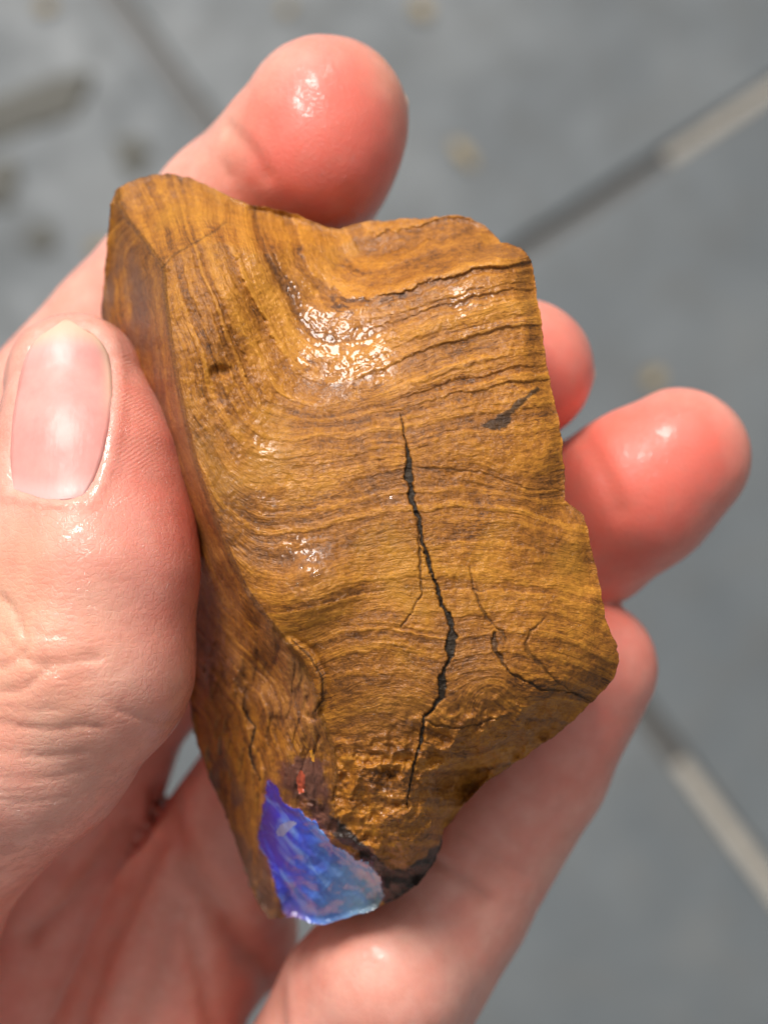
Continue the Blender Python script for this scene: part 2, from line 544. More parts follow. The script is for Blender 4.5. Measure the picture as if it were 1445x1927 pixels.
dv, dz, df = build_depth()
Z = np.full(GX.shape, np.nan)
for f in df:
    for a in range(1, len(f) - 1):
        tri = (f[0], f[a], f[a + 1])
        (x1, y1), (x2, y2), (x3, y3) = [dv[i] for i in tri]
        det = (y2 - y3) * (x1 - x3) + (x3 - x2) * (y1 - y3)
        if abs(det) < 1e-9: continue
        i0 = max(0, int((min(x1, x2, x3) - gx0) / G)); i1 = min(NX, int((max(x1, x2, x3) - gx0) / G) + 2)
        j0 = max(0, int((min(y1, y2, y3) - gy0) / G)); j1 = min(NY, int((max(y1, y2, y3) - gy0) / G) + 2)
        if i1 <= i0 or j1 <= j0: continue
        X_, Y_ = GX[i0:i1, j0:j1], GY[i0:i1, j0:j1]
        l1 = ((y2 - y3) * (X_ - x3) + (x3 - x2) * (Y_ - y3)) / det
        l2 = ((y3 - y1) * (X_ - x3) + (x1 - x3) * (Y_ - y3)) / det
        l3 = 1 - l1 - l2
        m = (l1 >= -1e-6) & (l2 >= -1e-6) & (l3 >= -1e-6)
        zz = l1 * dz[tri[0]] + l2 * dz[tri[1]] + l3 * dz[tri[2]]
        Z[i0:i1, j0:j1] = np.where(m, zz, Z[i0:i1, j0:j1])
IN = sdist(GX, GY, OUT) < 0
Z = np.where(IN, Z, np.nan)

def blur(a, sig):
    r = int(sig * 3) + 1
    k = np.exp(-0.5 * (np.arange(-r, r + 1) / sig) ** 2); k /= k.sum()
    a = np.apply_along_axis(lambda v: np.convolve(np.pad(v, r, mode='edge'), k, 'valid'), 0, a)
    return np.apply_along_axis(lambda v: np.convolve(np.pad(v, r, mode='edge'), k, 'valid'), 1, a)
ok = ~np.isnan(Z)
def nblur(z, okm, sig):
    w = blur(okm.astype(float), sig)
    return blur(np.where(okm, z, 0), sig) / np.maximum(w, 1e-6)
Zs = nblur(Z, ok, 2.8)
Zw = nblur(Z, ok, 10.0)                          # broad form away from ridges
dr = np.minimum(poly_dist(GX, GY, RIDGE)[0], poly_dist(GX, GY, TOPR)[0])
dr = np.minimum(dr, np.abs(sdist(GX, GY, OUT)))
dr = np.minimum(dr, poly_dist(GX, GY, TLR)[0])
wt = sstep(15, 60, dr)
Zb = Zs * (1 - wt) + Zw * wt
# fill a little beyond the outline for snapped rim vertices
ok2 = ok.copy()
Zf = np.where(ok, Zb, 0)
Zfill = nblur(Zf, ok, 1.5)
Zb = np.where(ok, Zb, Zfill)

# strata: isolines measured on the faces, interpolated
ISO = {400: [(720,440),(690,452)],
 440: [(985,458),(900,458),(800,480),(720,500),(668,495),(640,465),(632,440)],
 480: [(1000,490),(900,500),(800,525),(700,555),(640,550),(600,510),(578,460),(562,410)],
 520: [(1005,530),(900,548),(800,575),(700,605),(630,615),(570,575),(530,495),(500,420)],
 600: [(1012,590),(900,615),(800,645),(700,685),(640,702),(580,690),(535,640),(490,555),(455,475),(430,390)],
 680: [(1025,670),(900,685),(800,715),(700,750),(600,772),(540,760),(490,700),(440,600),(400,495),(368,420)],
 760: [(1040,750),(930,760),(800,785),(700,805),(600,815),(520,818),(470,795),(430,730),(385,600),(345,470),(320,400)],
 820: [(1050,810),(900,820),(770,850),(650,860),(540,870),(460,850),(420,800),(375,680),(318,520)],
 880: [(1060,910),(1000,915),(950,902),(850,885),(770,890),(650,920),(550,935),(470,925),(420,890),(365,790)],
 960: [(1090,990),(980,965),(870,960),(790,965),(650,985),(550,1005),(480,1000),(420,955),(385,890)],
 1040: [(1110,1070),(980,1045),(870,1035),(780,1040),(650,1060),(560,1080),(480,1075),(430,1030)],
 1120: [(1130,1145),(1000,1120),(880,1115),(780,1115),(680,1120),(580,1145),(500,1150)],
 1200: [(1150,1235),(1050,1195),(950,1190),(850,1200),(750,1180),(650,1185),(570,1215)],
 1290: [(830,1290),(750,1275),(650,1280),(600,1300),(1060,1280)],
 1330: [(925,1290),(880,1320),(970,1320),(865,1360),(700,1320)],
 1370: [(925,1318),(905,1340),(948,1338),(800,1372),(700,1352)],
 1420: [(1000,1400),(850,1425),(700,1420),(650,1420)],
 1500: [(850,1500),(700,1500),(650,1500)], 1600: [(800,1600),(700,1600)]}
ip, iv = [], []
for s_, pts in ISO.items():
    for p in pts: ip.append(p); iv.append(s_)
S = tps(ip, np.array(iv, float), 1.0)(GX, GY)
S = S + 7 * fbm(GX / 60, GY / 60, seed=3, octv=4)
rd, _ = poly_dist(GX, GY, RIDGE)
ridge_poly = [(p[0], p[1]) for p in RIDGE] + [(560, 1480), (520, 1760), (100, 1760), (100, 300), (222, 300), (222, 378), (240, 410), (275, 455)]
LEFT = sstep(4, -6, sdist(GX, GY, ridge_poly))         # 1 on the left flank
S2 = 2.2 * rd + 10 * fbm(GX / 45, GY / 120, seed=9, octv=4) + 0.12 * GY + 40 * fbm(GX / 200, GY / 200, seed=19, octv=2)
SS = S * (1 - LEFT) + S2 * LEFT

# --- relief
top_w = sstep(760, 560, GY) * (1 - LEFT)
fold_w = np.exp(-(((GX - 450) / 110) ** 2 + ((GY - 600) / 170) ** 2))
right_w = sstep(620, 760, GX) * sstep(800, 700, GY)
wetz = np.exp(-(((GX - 640) / 110) ** 2 + ((GY - 680) / 90) ** 2))
amp = (0.08 + 0.30 * np.maximum(right_w, fold_w) * (1 - LEFT) + 0.10 * LEFT) * (1 - 0.55 * wetz)
band = fbm(SS / 26, GX / 190 + GY / 500, seed=21, octv=3, gain=0.55)            # broad bands
bandf = fbm(SS / 7.5, GX / 140, seed=27, octv=3, gain=0.6)                      # thin laminae
grain = fbm(GX / 7, GY / 7, seed=31, octv=3)
def layers(q_, seed, sharp):
    i = np.floor(q_); f = q_ - i
    zz = np.zeros_like(q_)
    h0 = _hash(i, zz, zz, seed); h1 = _hash(i + 1, zz, zz, seed)
    return h0 + (h1 - h0) * sstep(1 - sharp, 1, f)
rag = 4.2 * fbm(GX / 9, GY / 9, seed=33, octv=3) + 6 * fbm(GX / 45, GY / 45, seed=34, octv=2)
sq = SS + rag
lay1 = layers(sq / 14 + 0.8 * vnoise(sq / 60, GX / 400, seed=35), 36, 0.22)
lay3 = layers(sq / 24 + 0.4 * vnoise(sq / 60, GX / 300, seed=45), 46, 0.3)
lay2 = layers((SS + 0.7 * rag) / 7.5 + 0.7 * vnoise(SS / 23, GX / 200, seed=37), 38, 0.4)
lam_w = (1 - 0.7 * np.exp(-(((GX - 420) / 130) ** 2 + ((GY - 540) / 150) ** 2))) * sstep(-0.25, 0.25, fbm(GX / 110, GY / 70, seed=39, octv=3)) * (0.25 + 0.75 * sstep(-0.2, 0.25, fbm(GX / 38, GY / 22, seed=40, octv=4))) * (1 - 0.75 * np.exp(-(((GX - 960) / 100) ** 2 + ((GY - 1010) / 110) ** 2)))
lump = fbm(GX / 70, GY / 70, seed=41, octv=4)
step_ = (lay1 - 0.5) * 1.25 + band * 0.35
rsafe = sstep(2, 22, rd)
disp = amp * rsafe * step_ + 0.42 * fold_w * rsafe * (lay3 - 0.5) + 0.09 * rsafe * (lay2 - 0.5) * (0.3 + lam_w) + 0.065 * grain + 0.05 * fbm(GX / 16, GY / 16, seed=32, octv=3) + 0.20 * lump
rough_low = sstep(1320, 1470, GY + 0.25 * (GX - 700)) * (1 - LEFT) * sstep(1130, 1040, GX)
rid = 1 - 2.2 * np.abs(fbm(GX / 46, GY / 46, seed=52, octv=4))
disp = disp + rough_low * (1.1 * (rid - 0.6) + 0.45 * fbm(GX / 22, GY / 22, seed=51, octv=4) + 0.10 * grain)
disp = disp + LEFT * sstep(900, 1200, GY) * 0.9 * fbm(GX / 26, GY / 80, seed=61, octv=4)
gro = sstep(-0.1, 0.25, fbm(GX / 60, GY / 90, seed=64, octv=2)) * np.clip(1 - 6 * np.abs(fbm(GX / 24 + 0.006 * GY, GY / 95, seed=63, octv=3)), 0, 1)
disp = disp - LEFT * rsafe * sstep(1050, 1250, GY) * 0.30 * gro
vnat = LEFT * rsafe * sstep(1050, 1250, GY) * 0.42 * gro
# a hollow and chips
def dent(x, y, rx, ry, d, ang=0):
    ca, sa = math.cos(ang), math.sin(ang)
    u = (GX - x) * ca + (GY - y) * sa; v = -(GX - x) * sa + (GY - y) * ca
    return -d * np.exp(-((u / rx) ** 2 + (v / ry) ** 2) ** 1.5)
disp = disp + dent(690, 478, 55, 26, 0.9, -0.2) + dent(490, 1265, 34, 40, 1.6, 0.5) + dent(872, 1468, 58, 30, 3.6, -0.7) + dent(415, 700, 18, 12, 0.8)
disp = disp + dent(520, 415, 70, 30, 1.0, 0.25) + dent(400, 740, 14, 40, 0.5, -0.2) + dent(470, 1330, 14, 60, 0.9, -0.25)
disp = disp - dent(588, 1112, 84, 58, 1.6, -0.45)
for k in range(26):
    x, y = random.uniform(330, 1100), random.uniform(520, 1550)
    disp = disp + dent(x, y, random.uniform(4, 11), random.uniform(3, 7), random.uniform(0.06, 0.16), random.uniform(0, 3))
# raised rolled lip low on the ridge
ld, _ = poly_dist(GX, GY, [(545, 1212), (578, 1236), (598, 1275), (600, 1312), (588, 1336)])
disp = disp + 0.45 * np.exp(-(ld / 9) ** 2) - 0.35 * np.exp(-((ld - 16) / 6) ** 2)

# --- veins and cracks
VEINS = {
 'main': [(752,780,1),(765,840,4),(768,875,11),(769,903,20),(775,940,14),(787,975,9),(793,1015,9),(808,1060,10),(820,1100,12),(832,1140,13),(848,1175,15),(852,1200,16),
          (845,1235,17),(833,1275,16),(830,1310,15),(815,1335,9),(797,1350,7),(793,1380,9),(785,1420,9),(775,1460,6),(768,1490,4),(765,1525,1)],
 'branch': [(783,975,3),(788,1020,4),(790,1080,4),(792,1120,3),(775,1150,3),(755,1180,2)],
 'curl': [(883,1065,1),(890,1105,4),(905,1145,5),(925,1172,6),(943,1190,9),(950,1204,5)],
 'curl2': [(932,1190,8),(928,1205,12),(935,1233,9),(955,1260,7),(985,1280,7),(1020,1298,6),(1080,1302,4),(1110,1322,2)],
 'right': [(1025,1165,1),(1000,1190,4),(990,1208,5),(992,1225,6),(1010,1245,6),(1030,1265,6),(1045,1283,5),(1090,1306,3)],
 'seam': [(775,880,2),(850,884,4),(905,890,4),(945,902,4),(1000,922,4),(1062,922,3)],
 'seam2': [(860,903,2),(950,925,2.5),(1000,938,2.5),(1060,925,2)],
 'low': [(797,1354,5),(825,1368,6),(860,1370,5),(900,1364,4),(955,1344,2)],
 'wedge': [(912,802,8),(938,797,28),(962,775,19),(985,752,13),(1014,730,7)],
 'facet': [(304,504,3),(325,480,4),(358,460,4),(398,440,4),(428,418,3)],
 'lipc': [(548,1205,3),(585,1236,5),(606,1275,6),(608,1312,5),(594,1340,3)],
 'left1': [(455,1330,3),(480,1370,4),(470,1420,5),(488,1470,3)],
}
jit = 4.2 * fbm(GX / 12, GY / 12, seed=71, octv=4)
vein = np.zeros(GX.shape); vcut = np.zeros(GX.shape); vein_only = {}
for k, pts in VEINS.items():
    d, w = poly_dist(GX + jit, GY + jit[::-1, ::-1], pts)
    w = w * (0.72 + 0.75 * fbm(GX / 16, GY / 16, seed=73, octv=3))
    m = sstep(w * 0.5 + 1.6, w * 0.5 - 1.0, d)
    vein_only[k] = m
    wgt = {'seam2': 0.3, 'seam': 0.4, 'wedge': 0.85, 'lipc': 0.7, 'facet': 0.5, 'curl': 0.6, 'curl2': 0.75, 'right': 0.5, 'low': 0.6, 'ridge_crack': 0.6, 'branch': 0.7}.get(k, 1.0)
    vein = np.maximum(vein, m * wgt)
    if k != 'wedge': vcut = np.maximum(vcut, m * wgt)
disp = disp - vcut * (0.34 + 0.2 * grain)

# --- opal, dark rind and red patch
OPAL = [(506,1468),(517,1478),(529,1496),(534,1514),(563,1521),(594,1551),(624,1585),(666,1606),(700,1640),(712,1660),(722,1688),(715,1709),(690,1722),(660,1728),(640,1736),
        (610,1750),(590,1745),(563,1735),(540,1728),(528,1706),(519,1661),(503,1615),(488,1566),(490,1539),(500,1509)]
RIND = [(618,1535),(651,1560),(685,1584),(715,1622),(734,1640),(769,1632),(807,1612),(838,1570),(850,1600),(830,1660),(760,1705),(723,1707),(716,1688),(712,1660),(700,1640),(666,1606),(640,1588),(618,1560)]
REDP = [(516,1450),(540,1425),(585,1418),(612,1450),(618,1500),(614,1535),(620,1570),(594,1551),(563,1521),(534,1514),(524,1480)]
CHIP = [(556,1466),(566,1448),(576,1462),(575,1492),(560,1497)]
PALE = [(519,1566),(528,1552),(548,1544),(560,1549),(545,1562),(532,1575),(522,1576)]
AMBER = [(581,1410),(588,1412),(594,1424),(592,1436),(585,1431)]  # orange glint on the wet stone, painted as a small bright patch
oj = 9.0 * fbm(GX / 18, GY / 18, seed=81, octv=5, gain=0.6) + 8 * fbm(GX / 50, GY / 50, seed=82, octv=2)
so = sdist(GX, GY, OPAL) + oj
opal_m = so < 0
rind_s = sdist(GX, GY, RIND) + oj
red_s = sdist(GX, GY, REDP) + 2 * oj
chip_m = (sdist(GX, GY, CHIP) + 0.2 * oj) < 0
opal_soft = sstep(3, -3, so)
disp = disp * (1 - 0.75 * opal_soft) - 0.4 * opal_soft * sstep(-2, -16, so)
# conchoidal facets on the opal
ra = (GX * 0.62 + GY * 0.78) / 2.4; rb = (GY * 0.62 - GX * 0.78)
rr_ = np.random.RandomState(4)
bestd = np.full(GX.shape, 1e9); fac = np.zeros(GX.shape)
wx, wy = 7 * fbm(GX / 25, GY / 25, seed=93, octv=3), 7 * fbm(GX / 25, GY / 25, seed=94, octv=3)
for k in range(15):
    ox, oy = rr_.uniform(480, 730), rr_.uniform(1460, 1750)
    ca_, cb_ = (ox * 0.62 + oy * 0.78) / 2.4, (oy * 0.62 - ox * 0.78)
    dd_ = (ra + wx / 2.4 - ca_) ** 2 + (rb + wy - cb_) ** 2
    tx_, ty_, hk = rr_.uniform(-0.018, 0.018), rr_.uniform(-0.012, 0.012), rr_.uniform(-0.22, 0.22)
    m_ = dd_ < bestd
    fac = np.where(m_, hk + tx_ * (GX - ox) + ty_ * (GY - oy), fac); bestd = np.where(m_, dd_, bestd)
fac = blur(fac, 2.4) + 0.04 * fbm(GX / 14, GY / 14, seed=92, octv=2)
disp = disp + opal_soft * fac
disp = disp + dent(655, 1640, 30, 60, 0.8, -0.75) * opal_soft
Zt = Zb + disp * (0.35 + 0.65 * sstep(0, -10, SD))

# --- mesh the visible shell
inside = SD < 0
near = (SD >= 0) & (SD < G * 0.75)
use = inside | near
px_, py_ = GX.copy(), GY.copy()
ii, jj = np.where(near)
if len(ii):
    oarr = np.array(OUTR); onx = np.roll(oarr, -1, 0)
    for i, j in zip(ii, jj):
        p = np.array((GX[i, j], GY[i, j]))
        ab = onx - oarr
        t = np.clip(((p - oarr) * ab).sum(1) / ((ab ** 2).sum(1) + 1e-9), 0, 1)
        qq = oarr + ab * t[:, None]
        k = np.argmin(((qq - p) ** 2).sum(1))
        px_[i, j], py_[i, j] = qq[k]
vid = np.full(GX.shape, -1)
cell = use[:-1, :-1] & use[1:, :-1] & use[1:, 1:] & use[:-1, 1:]
ci, cj = np.where(cell)
corner = [(ci, cj), (ci, cj + 1), (ci + 1, cj + 1), (ci + 1, cj)]     # y runs down: this order faces the camera
used = np.zeros(GX.shape, bool)
for a, b in corner: used[a, b] = True
vid[used] = np.arange(used.sum())
quads = np.stack([vid[a, b] for a, b in corner], -1)
V = PA(px_[used], py_[used], Zt[used])
fcen = lambda arr: 0.25 * sum(arr[a, b].astype(float) for a, b in corner)
att = {'strata': SS[used] / 100, 'band': band[used], 'bandf': bandf[used], 'left': LEFT[used], 'vein': vein[used],
       'rind': sstep(3, -3, rind_s)[used], 'red': sstep(8, -8, red_s)[used], 'u': GX[used] / 100, 'groove': vnat[used], 'lay1': lay1[used], 'lay2': lay2[used], 'lamw': lam_w[used], 'lay3': lay3[used], 'fold': np.clip(fold_w * 1.3, 0, 1)[used], 'v': GY[used] / 100,
       'depth': np.clip(-so, 0, 50)[used], 'oedge': sstep(9, -1, so)[used], 'opal': opal_soft[used],
       'grey': (LEFT * np.maximum(sstep(58, 30, np.abs(SD)) * sstep(1150, 1250, GY) * sstep(700, 500, GX), 0.8 * sstep(300, 270, GX + 0.16 * (600 - GY)) * sstep(420, 520, GY)) * sstep(-0.25, 0.2, fbm(GX / 25, GY / 70, seed=77, octv=3)))[used]}
# water film: where the hollow below the top edge holds water
film = np.exp(-(((GX - 650) / 120) ** 2 + ((GY - 670) / 95) ** 2)) * 1.15 + 0.9 * np.exp(-(((GX - 570) / 60) ** 2 + ((GY - 1060) / 70) ** 2)) \
     + 1.0 * np.exp(-(((GX - 890) / 110) ** 2 + ((GY - 580) / 60) ** 2)) + 0.8 * np.exp(-(((GX - 560) / 120) ** 2 + ((GY - 530) / 70) ** 2))
film = film + 0.8 * np.exp(-(((GX - 740) / 110) ** 2 + ((GY - 1480) / 110) ** 2)) + 0.6 * np.exp(-(((GX - 470) / 60) ** 2 + ((GY - 880) / 130) ** 2))
film = film + 0.55 * LEFT * sstep(1120, 1250, GY)
film = film + 0.35 * np.exp(-(((GX - 520) / 90) ** 2 + ((GY - 900) / 160) ** 2))
film = film + 0.42 * fbm(GX / 40, GY / 40, seed=101, octv=4)
att['film'] = np.clip(film, 0, 1.5)[used]

# --- material: banded ironstone
def mat_rock():
    t = NT('banded_ironstone')
    s, u, v = t.attr('strata'), t.attr('u'), t.attr('v')
    left, vein_, film_ = t.attr('left'), t.attr('vein'), t.attr('film')
    c = t.coord()
    # laminae: noise stretched along the beds
    wob_ = t.math('ADD', t.math('MULTIPLY', t.math('SUBTRACT', t.noise(c, 260, 4, 0.6), 0.5), 0.10), t.math('MULTIPLY', t.math('SUBTRACT', t.noise(c, 1100, 2, 0.5), 0.5), 0.03))
    s = t.math('ADD', s, wob_)
    n1 = t.noise(t.comb(t.math('MULTIPLY', s, 6.0), t.math('MULTIPLY', u, 1.8), t.math('MULTIPLY', v, 1.6)), 1.0, 3, 0.6)
    n2 = t.noise(t.comb(t.math('MULTIPLY', s, 20.0), t.math('MULTIPLY', u, 3.6), t.math('MULTIPLY', v, 3.0)), 1.0, 4, 0.65)
    n3 = t.noise(t.comb(t.math('MULTIPLY', s, 2.4), t.math('MULTIPLY', u, 0.6), t.math('MULTIPLY', v, 0.5)), 1.0, 2, 0.5)
    patch = t.noise(c, 130, 5, 0.65)
    speck = t.noise(c, 1300, 3, 0.65)
    lam = t.math('ADD', t.math('MULTIPLY', t.attr('lamw'), 0.26), 0.05)
    f = t.math('ADD', t.math('MULTIPLY', t.math('SUBTRACT', n2, 0.5), lam), 0.525)
    f = t.math('ADD', f, t.math('MULTIPLY', t.math('SUBTRACT', n1, 0.5), 0.14))
    f = t.math('ADD', f, t.math('MULTIPLY', t.math('SUBTRACT', t.attr('lay1'), 0.5), 0.19))
    f = t.math('ADD', f, t.math('MULTIPLY', t.math('SUBTRACT', t.attr('lay2'), 0.5), t.math('ADD', t.math('MULTIPLY', t.attr('lamw'), 0.13), 0.03)))
    f = t.math('ADD', f, t.math('MULTIPLY', t.math('SUBTRACT', n3, 0.5), 0.18))
    f = t.math('ADD', f, t.math('MULTIPLY', t.attr('band'), 0.06))
    f = t.math('ADD', f, t.math('MULTIPLY', t.math('SUBTRACT', patch, 0.5), 0.46))
    f = t.math('ADD', f, t.math('MULTIPLY', t.math('SUBTRACT', speck, 0.5), 0.42))
    dust = t.noise(c, 3600, 2, 0.6)
    f = t.math('ADD', f, t.math('MULTIPLY', t.math('SUBTRACT', dust, 0.5), 0.26))
    f = t.math('ADD', f, t.math('MULTIPLY', t.math('SUBTRACT', t.attr('lay3'), 0.5), t.math('MULTIPLY', t.attr('fold'), 0.24)))
    # thin dark bedding lines
    nl = t.noise(t.comb(t.math('MULTIPLY', s, 4.2), t.math('MULTIPLY', u, 0.7), t.math('ADD', t.math('MULTIPLY', v, 0.6), 7.3)), 1.0, 3, 0.6)
    ln = t.map(t.math('ABSOLUTE', t.math('SUBTRACT', nl, 0.5)), 0.0, 0.028, 1, 0)
    ln = t.math('MULTIPLY', ln, t.map(t.noise(c, 150, 3, 0.5), 0.45, 0.62, 0.0, 1))
    f = t.math('SUBTRACT', f, t.math('MULTIPLY', ln, 0.17))
    f = t.math('SUBTRACT', f, t.math('MULTIPLY', t.attr('groove'), 0.25))
    col = t.ramp(f, [(0.22, (0.062, 0.022, 0.006)), (0.35, (0.165, 0.058, 0.010)), (0.47, (0.300, 0.106, 0.013)), (0.59, (0.43, 0.163, 0.017)), (0.77, (0.60, 0.250, 0.027))])
    # limonite-yellow and reddish patches
    col = t.mix(t.map(t.noise(c, 70, 5, 0.6), 0.54, 0.66, 0, 0.75), col, (0.50, 0.215, 0.020))
    col = t.mix(t.map(t.noise(t.vscale(c, (1, 1, 1)), 45, 4, 0.6, 1.0), 0.55, 0.75, 0, 0.5), col, (0.23, 0.095, 0.03))
    # left flank: redder and greyer
    col = t.mix(t.math('MULTIPLY', left, t.map(t.noise(c, 60, 4, 0.6), 0.4, 0.65, 0.0, 0.6)), col, (0.22, 0.10, 0.06))
    col = t.mix(t.math('MULTIPLY', t.attr('grey'), 0.75), col, (0.13, 0.068, 0.055))
    vcol = t.mix(t.map(t.noise(c, 700, 4, 0.6), 0.3, 0.7, 0, 1), (0.014, 0.009, 0.006), (0.05, 0.034, 0.021))
    col = t.mix(vein_, col, vcol)
    rcol = t.mix(t.noise(c, 500, 3), (0.018, 0.010, 0.008), (0.055, 0.035, 0.026))
    col = t.mix(t.attr('rind'), col, rcol)
    rd_ = t.mix(t.noise(c, 300, 4), (0.09, 0.022, 0.014), (0.20, 0.085, 0.05))
    col = t.mix(t.attr('red'), col, rd_)
    col = t.mix(t.math('MULTIPLY', t.attr('oedge'), t.map(t.noise(c, 350, 3), 0.35, 0.6, 0.2, 0.9)), col, (0.17, 0.055, 0.06))
    # relief
    hb = t.math('ADD', t.math('MULTIPLY', n2, 1.0), t.math('MULTIPLY', speck, 0.5))
    hb = t.math('ADD', hb, t.math('MULTIPLY', t.noise(c, 420, 4, 0.65), 0.8))
    hb = t.math('ADD', hb, t.math('MULTIPLY', dust, 0.22))
    nb = t.bump(hb, 0.00022, 0.9)
    # water: smooth sheet with rounded rims where the film stands, grains poking through elsewhere
    fm = t.map(film_, 0.5, 0.9, 0, 1)
    wv = t.noise(c, 260, 2, 0.45, 0.8)
    cells = t.voro(c, 420, 'SMOOTH_F1')
    patchy = t.map(t.noise(c, 330, 4, 0.65, 0.5), 0.52, 0.58, 0, 1)          # where grains break the sheet
    grains = t.math('MULTIPLY', t.math('ADD', t.math('MULTIPLY', t.noise(c, 750, 3, 0.55), 1.0), t.math('MULTIPLY', speck, 0.6)), t.math('MULTIPLY', patchy, 0.5))
    sheet = t.math('ADD', t.math('MULTIPLY', wv, 0.75), t.math('MULTIPLY', t.map(cells, 0.0, 0.5, 1, 0), 0.35))
    hwet = t.math('ADD', t.math('MULTIPLY', sheet, t.math('ADD', t.math('MULTIPLY', fm, 0.8), 0.2)), grains)
    hwet = t.math('ADD', hwet, t.math('MULTIPLY', t.math('MULTIPLY', hb, t.math('SUBTRACT', 1.0, fm)), 0.6))
    cb = t.bump(hwet, 0.00030, 0.9)
    t.bs(Base_Color=col, Roughness=0.55, Normal=nb, Specular_IOR_Level=0.2)
    t.bs(Coat_Weight=t.math('MULTIPLY', t.map(film_, 0.2, 0.9, 0.6, 1.0), t.math('SUBTRACT', 1.0, t.math('MULTIPLY', vein_, 0.75))), Coat_Roughness=t.map(film_, 0.3, 0.9, 0.16, 0.03), Coat_IOR=1.36, Coat_Normal=cb)
    return t.m

def mat_opal():
    t = NT('blue_opal')
    u, v = t.attr('u'), t.attr('v')
    c = t.coord()
    d = t.math('ADD', t.math('MULTIPLY', t.math('SUBTRACT', u, 4.95), 0.50), t.math('MULTIPLY', t.math('SUBTRACT', v, 15.6), 0.05))
    n = t.noise(t.vscale(c, (1, 1, 1)), 220, 4, 0.6, 1.2)
    f = t.math('ADD', d, t.math('MULTIPLY', t.math('SUBTRACT', n, 0.5), 0.35))
    col = t.ramp(f, [(0.0, (0.055, 0.035, 0.30)), (0.2, (0.045, 0.045, 0.50)), (0.42, (0.06, 0.11, 0.58)), (0.66, (0.10, 0.22, 0.60)), (0.88, (0.20, 0.36, 0.62)), (1.0, (0.24, 0.38, 0.52))])
    a_ = t.math('ADD', t.math('MULTIPLY', u, 0.62), t.math('MULTIPLY', v, 0.78))
    b_ = t.math('SUBTRACT', t.math('MULTIPLY', v, 0.62), t.math('MULTIPLY', u, 0.78))
    sv = t.comb(t.math('MULTIPLY', a_, 1.5), t.math('MULTIPLY', b_, 5.5), 0.0)
    sn = t.noise(sv, 1.0, 2, 0.5, 0.6)
    col = t.mix(t.map(sn, 0.50, 0.68, 0, 0.6), col, (0.24, 0.39, 0.74))
    col = t.mix(t.map(sn, 0.46, 0.34, 0, 0.4), col, (0.07, 0.05, 0.36))
    st = t.noise(t.comb(t.math('MULTIPLY', a_, 7.0), t.math('MULTIPLY', b_, 16.0), 2.0), 1.0, 4, 0.7, 0.8)
    col = t.mix(t.map(st, 0.68, 0.74, 0, 0.7), col, (0.24, 0.14, 0.06))
    # greyer weathered corner towards the rind, violet fade at the foot
    g = t.math('MULTIPLY', t.map(u, 6.8, 7.1, 0, 0.9), t.map(v, 16.75, 17.0, 0, 1))
    col = t.mix(g, col, (0.16, 0.19, 0.175))
    en = t.math('MULTIPLY', t.map(t.attr('depth'), 0.0, 7.0, 1, 0), t.map(t.noise(c, 420, 4, 0.65), 0.54, 0.66, 0, 0.4))
    col = t.mix(en, col, (0.16, 0.06, 0.10))
    p = t.math('MULTIPLY', t.map(v, 16.9, 17.25, 0, 0.85), t.map(u, 5.9, 5.5, 0, 1))
    col = t.mix(p, col, (0.20, 0.09, 0.17))
    t.bs(Base_Color=col, Roughness=0.25, Specular_IOR_Level=0.4, Normal=t.bump(sn, 0.00012, 0.6))
    t.bs(Subsurface_Weight=0.5, Subsurface_Scale=0.0012, Subsurface_Radius=(0.5, 0.7, 1.0))
    t.bs(Coat_Weight=1.0, Coat_Roughness=0.05, Coat_IOR=1.4)
    return t.m
M_ROCK, M_OPAL = mat_rock(), mat_opal()
M_PALE = mat_simple('pale_potch', (0.16, 0.16, 0.34), (0.30, 0.29, 0.42), 700, 0.3, 0.0001)
M_AMB = mat_simple('amber_glint_paint', (0.62, 0.24, 0.02), (0.72, 0.32, 0.04), 700, 0.2, 0.0001)  # bright orange colour stands in for a glint of light
M_CHIP = mat_simple('red_jasper', (0.38, 0.055, 0.025), (0.5, 0.10, 0.04), 900, 0.3, 0.0001)

stone = bpy.data.objects.new('opal_stone', None)
COL.objects.link(stone)
stone.location = ORG; stone.rotation_euler = (TILT, 0, 0)
tag(stone, 'wet brown banded stone with blue opal at its lower end, held between thumb and fingers', 'stone')

f_pale = fcen(sdist(GX, GY, PALE) < 0) > 0.5
f_amb = fcen(sdist(GX, GY, AMBER) < 0) > 0.5
f_op = (fcen(opal_m) > 0.5) & ~f_pale
f_chip = (fcen(chip_m) > 0.5) & ~f_op
f_rind = (fcen(rind_s < 0) > 0.5) & ~f_op & ~f_pale
vm = np.maximum.reduce([vein_only['main'], vein_only['branch']])
f_v1 = (fcen(vm) > 0.5) & ~f_op & ~f_rind
f_v2 = (fcen(np.maximum(vein_only['curl'], vein_only['curl2'])) > 0.5) & ~f_v1 & ~f_op
f_v3 = (fcen(vein_only['right']) > 0.5) & ~f_v2 & ~f_v1
f_v4 = (fcen(vein_only['low']) > 0.5) & ~f_v1
rest = ~(f_op | f_pale | f_amb | f_chip | f_rind | f_v1 | f_v2 | f_v3 | f_v4)

def sub(name, mask, mat, extra_v=None, extra_f=None):
    q_ = quads[mask]
    idx = np.unique(q_)
    remap = np.full(len(V), -1); remap[idx] = np.arange(len(idx))
    me = mesh_from(name, V[idx] * 0.001, [remap[q_]], mat, {k: a[idx] for k, a in att.items()})
    return link(name, me, stone)

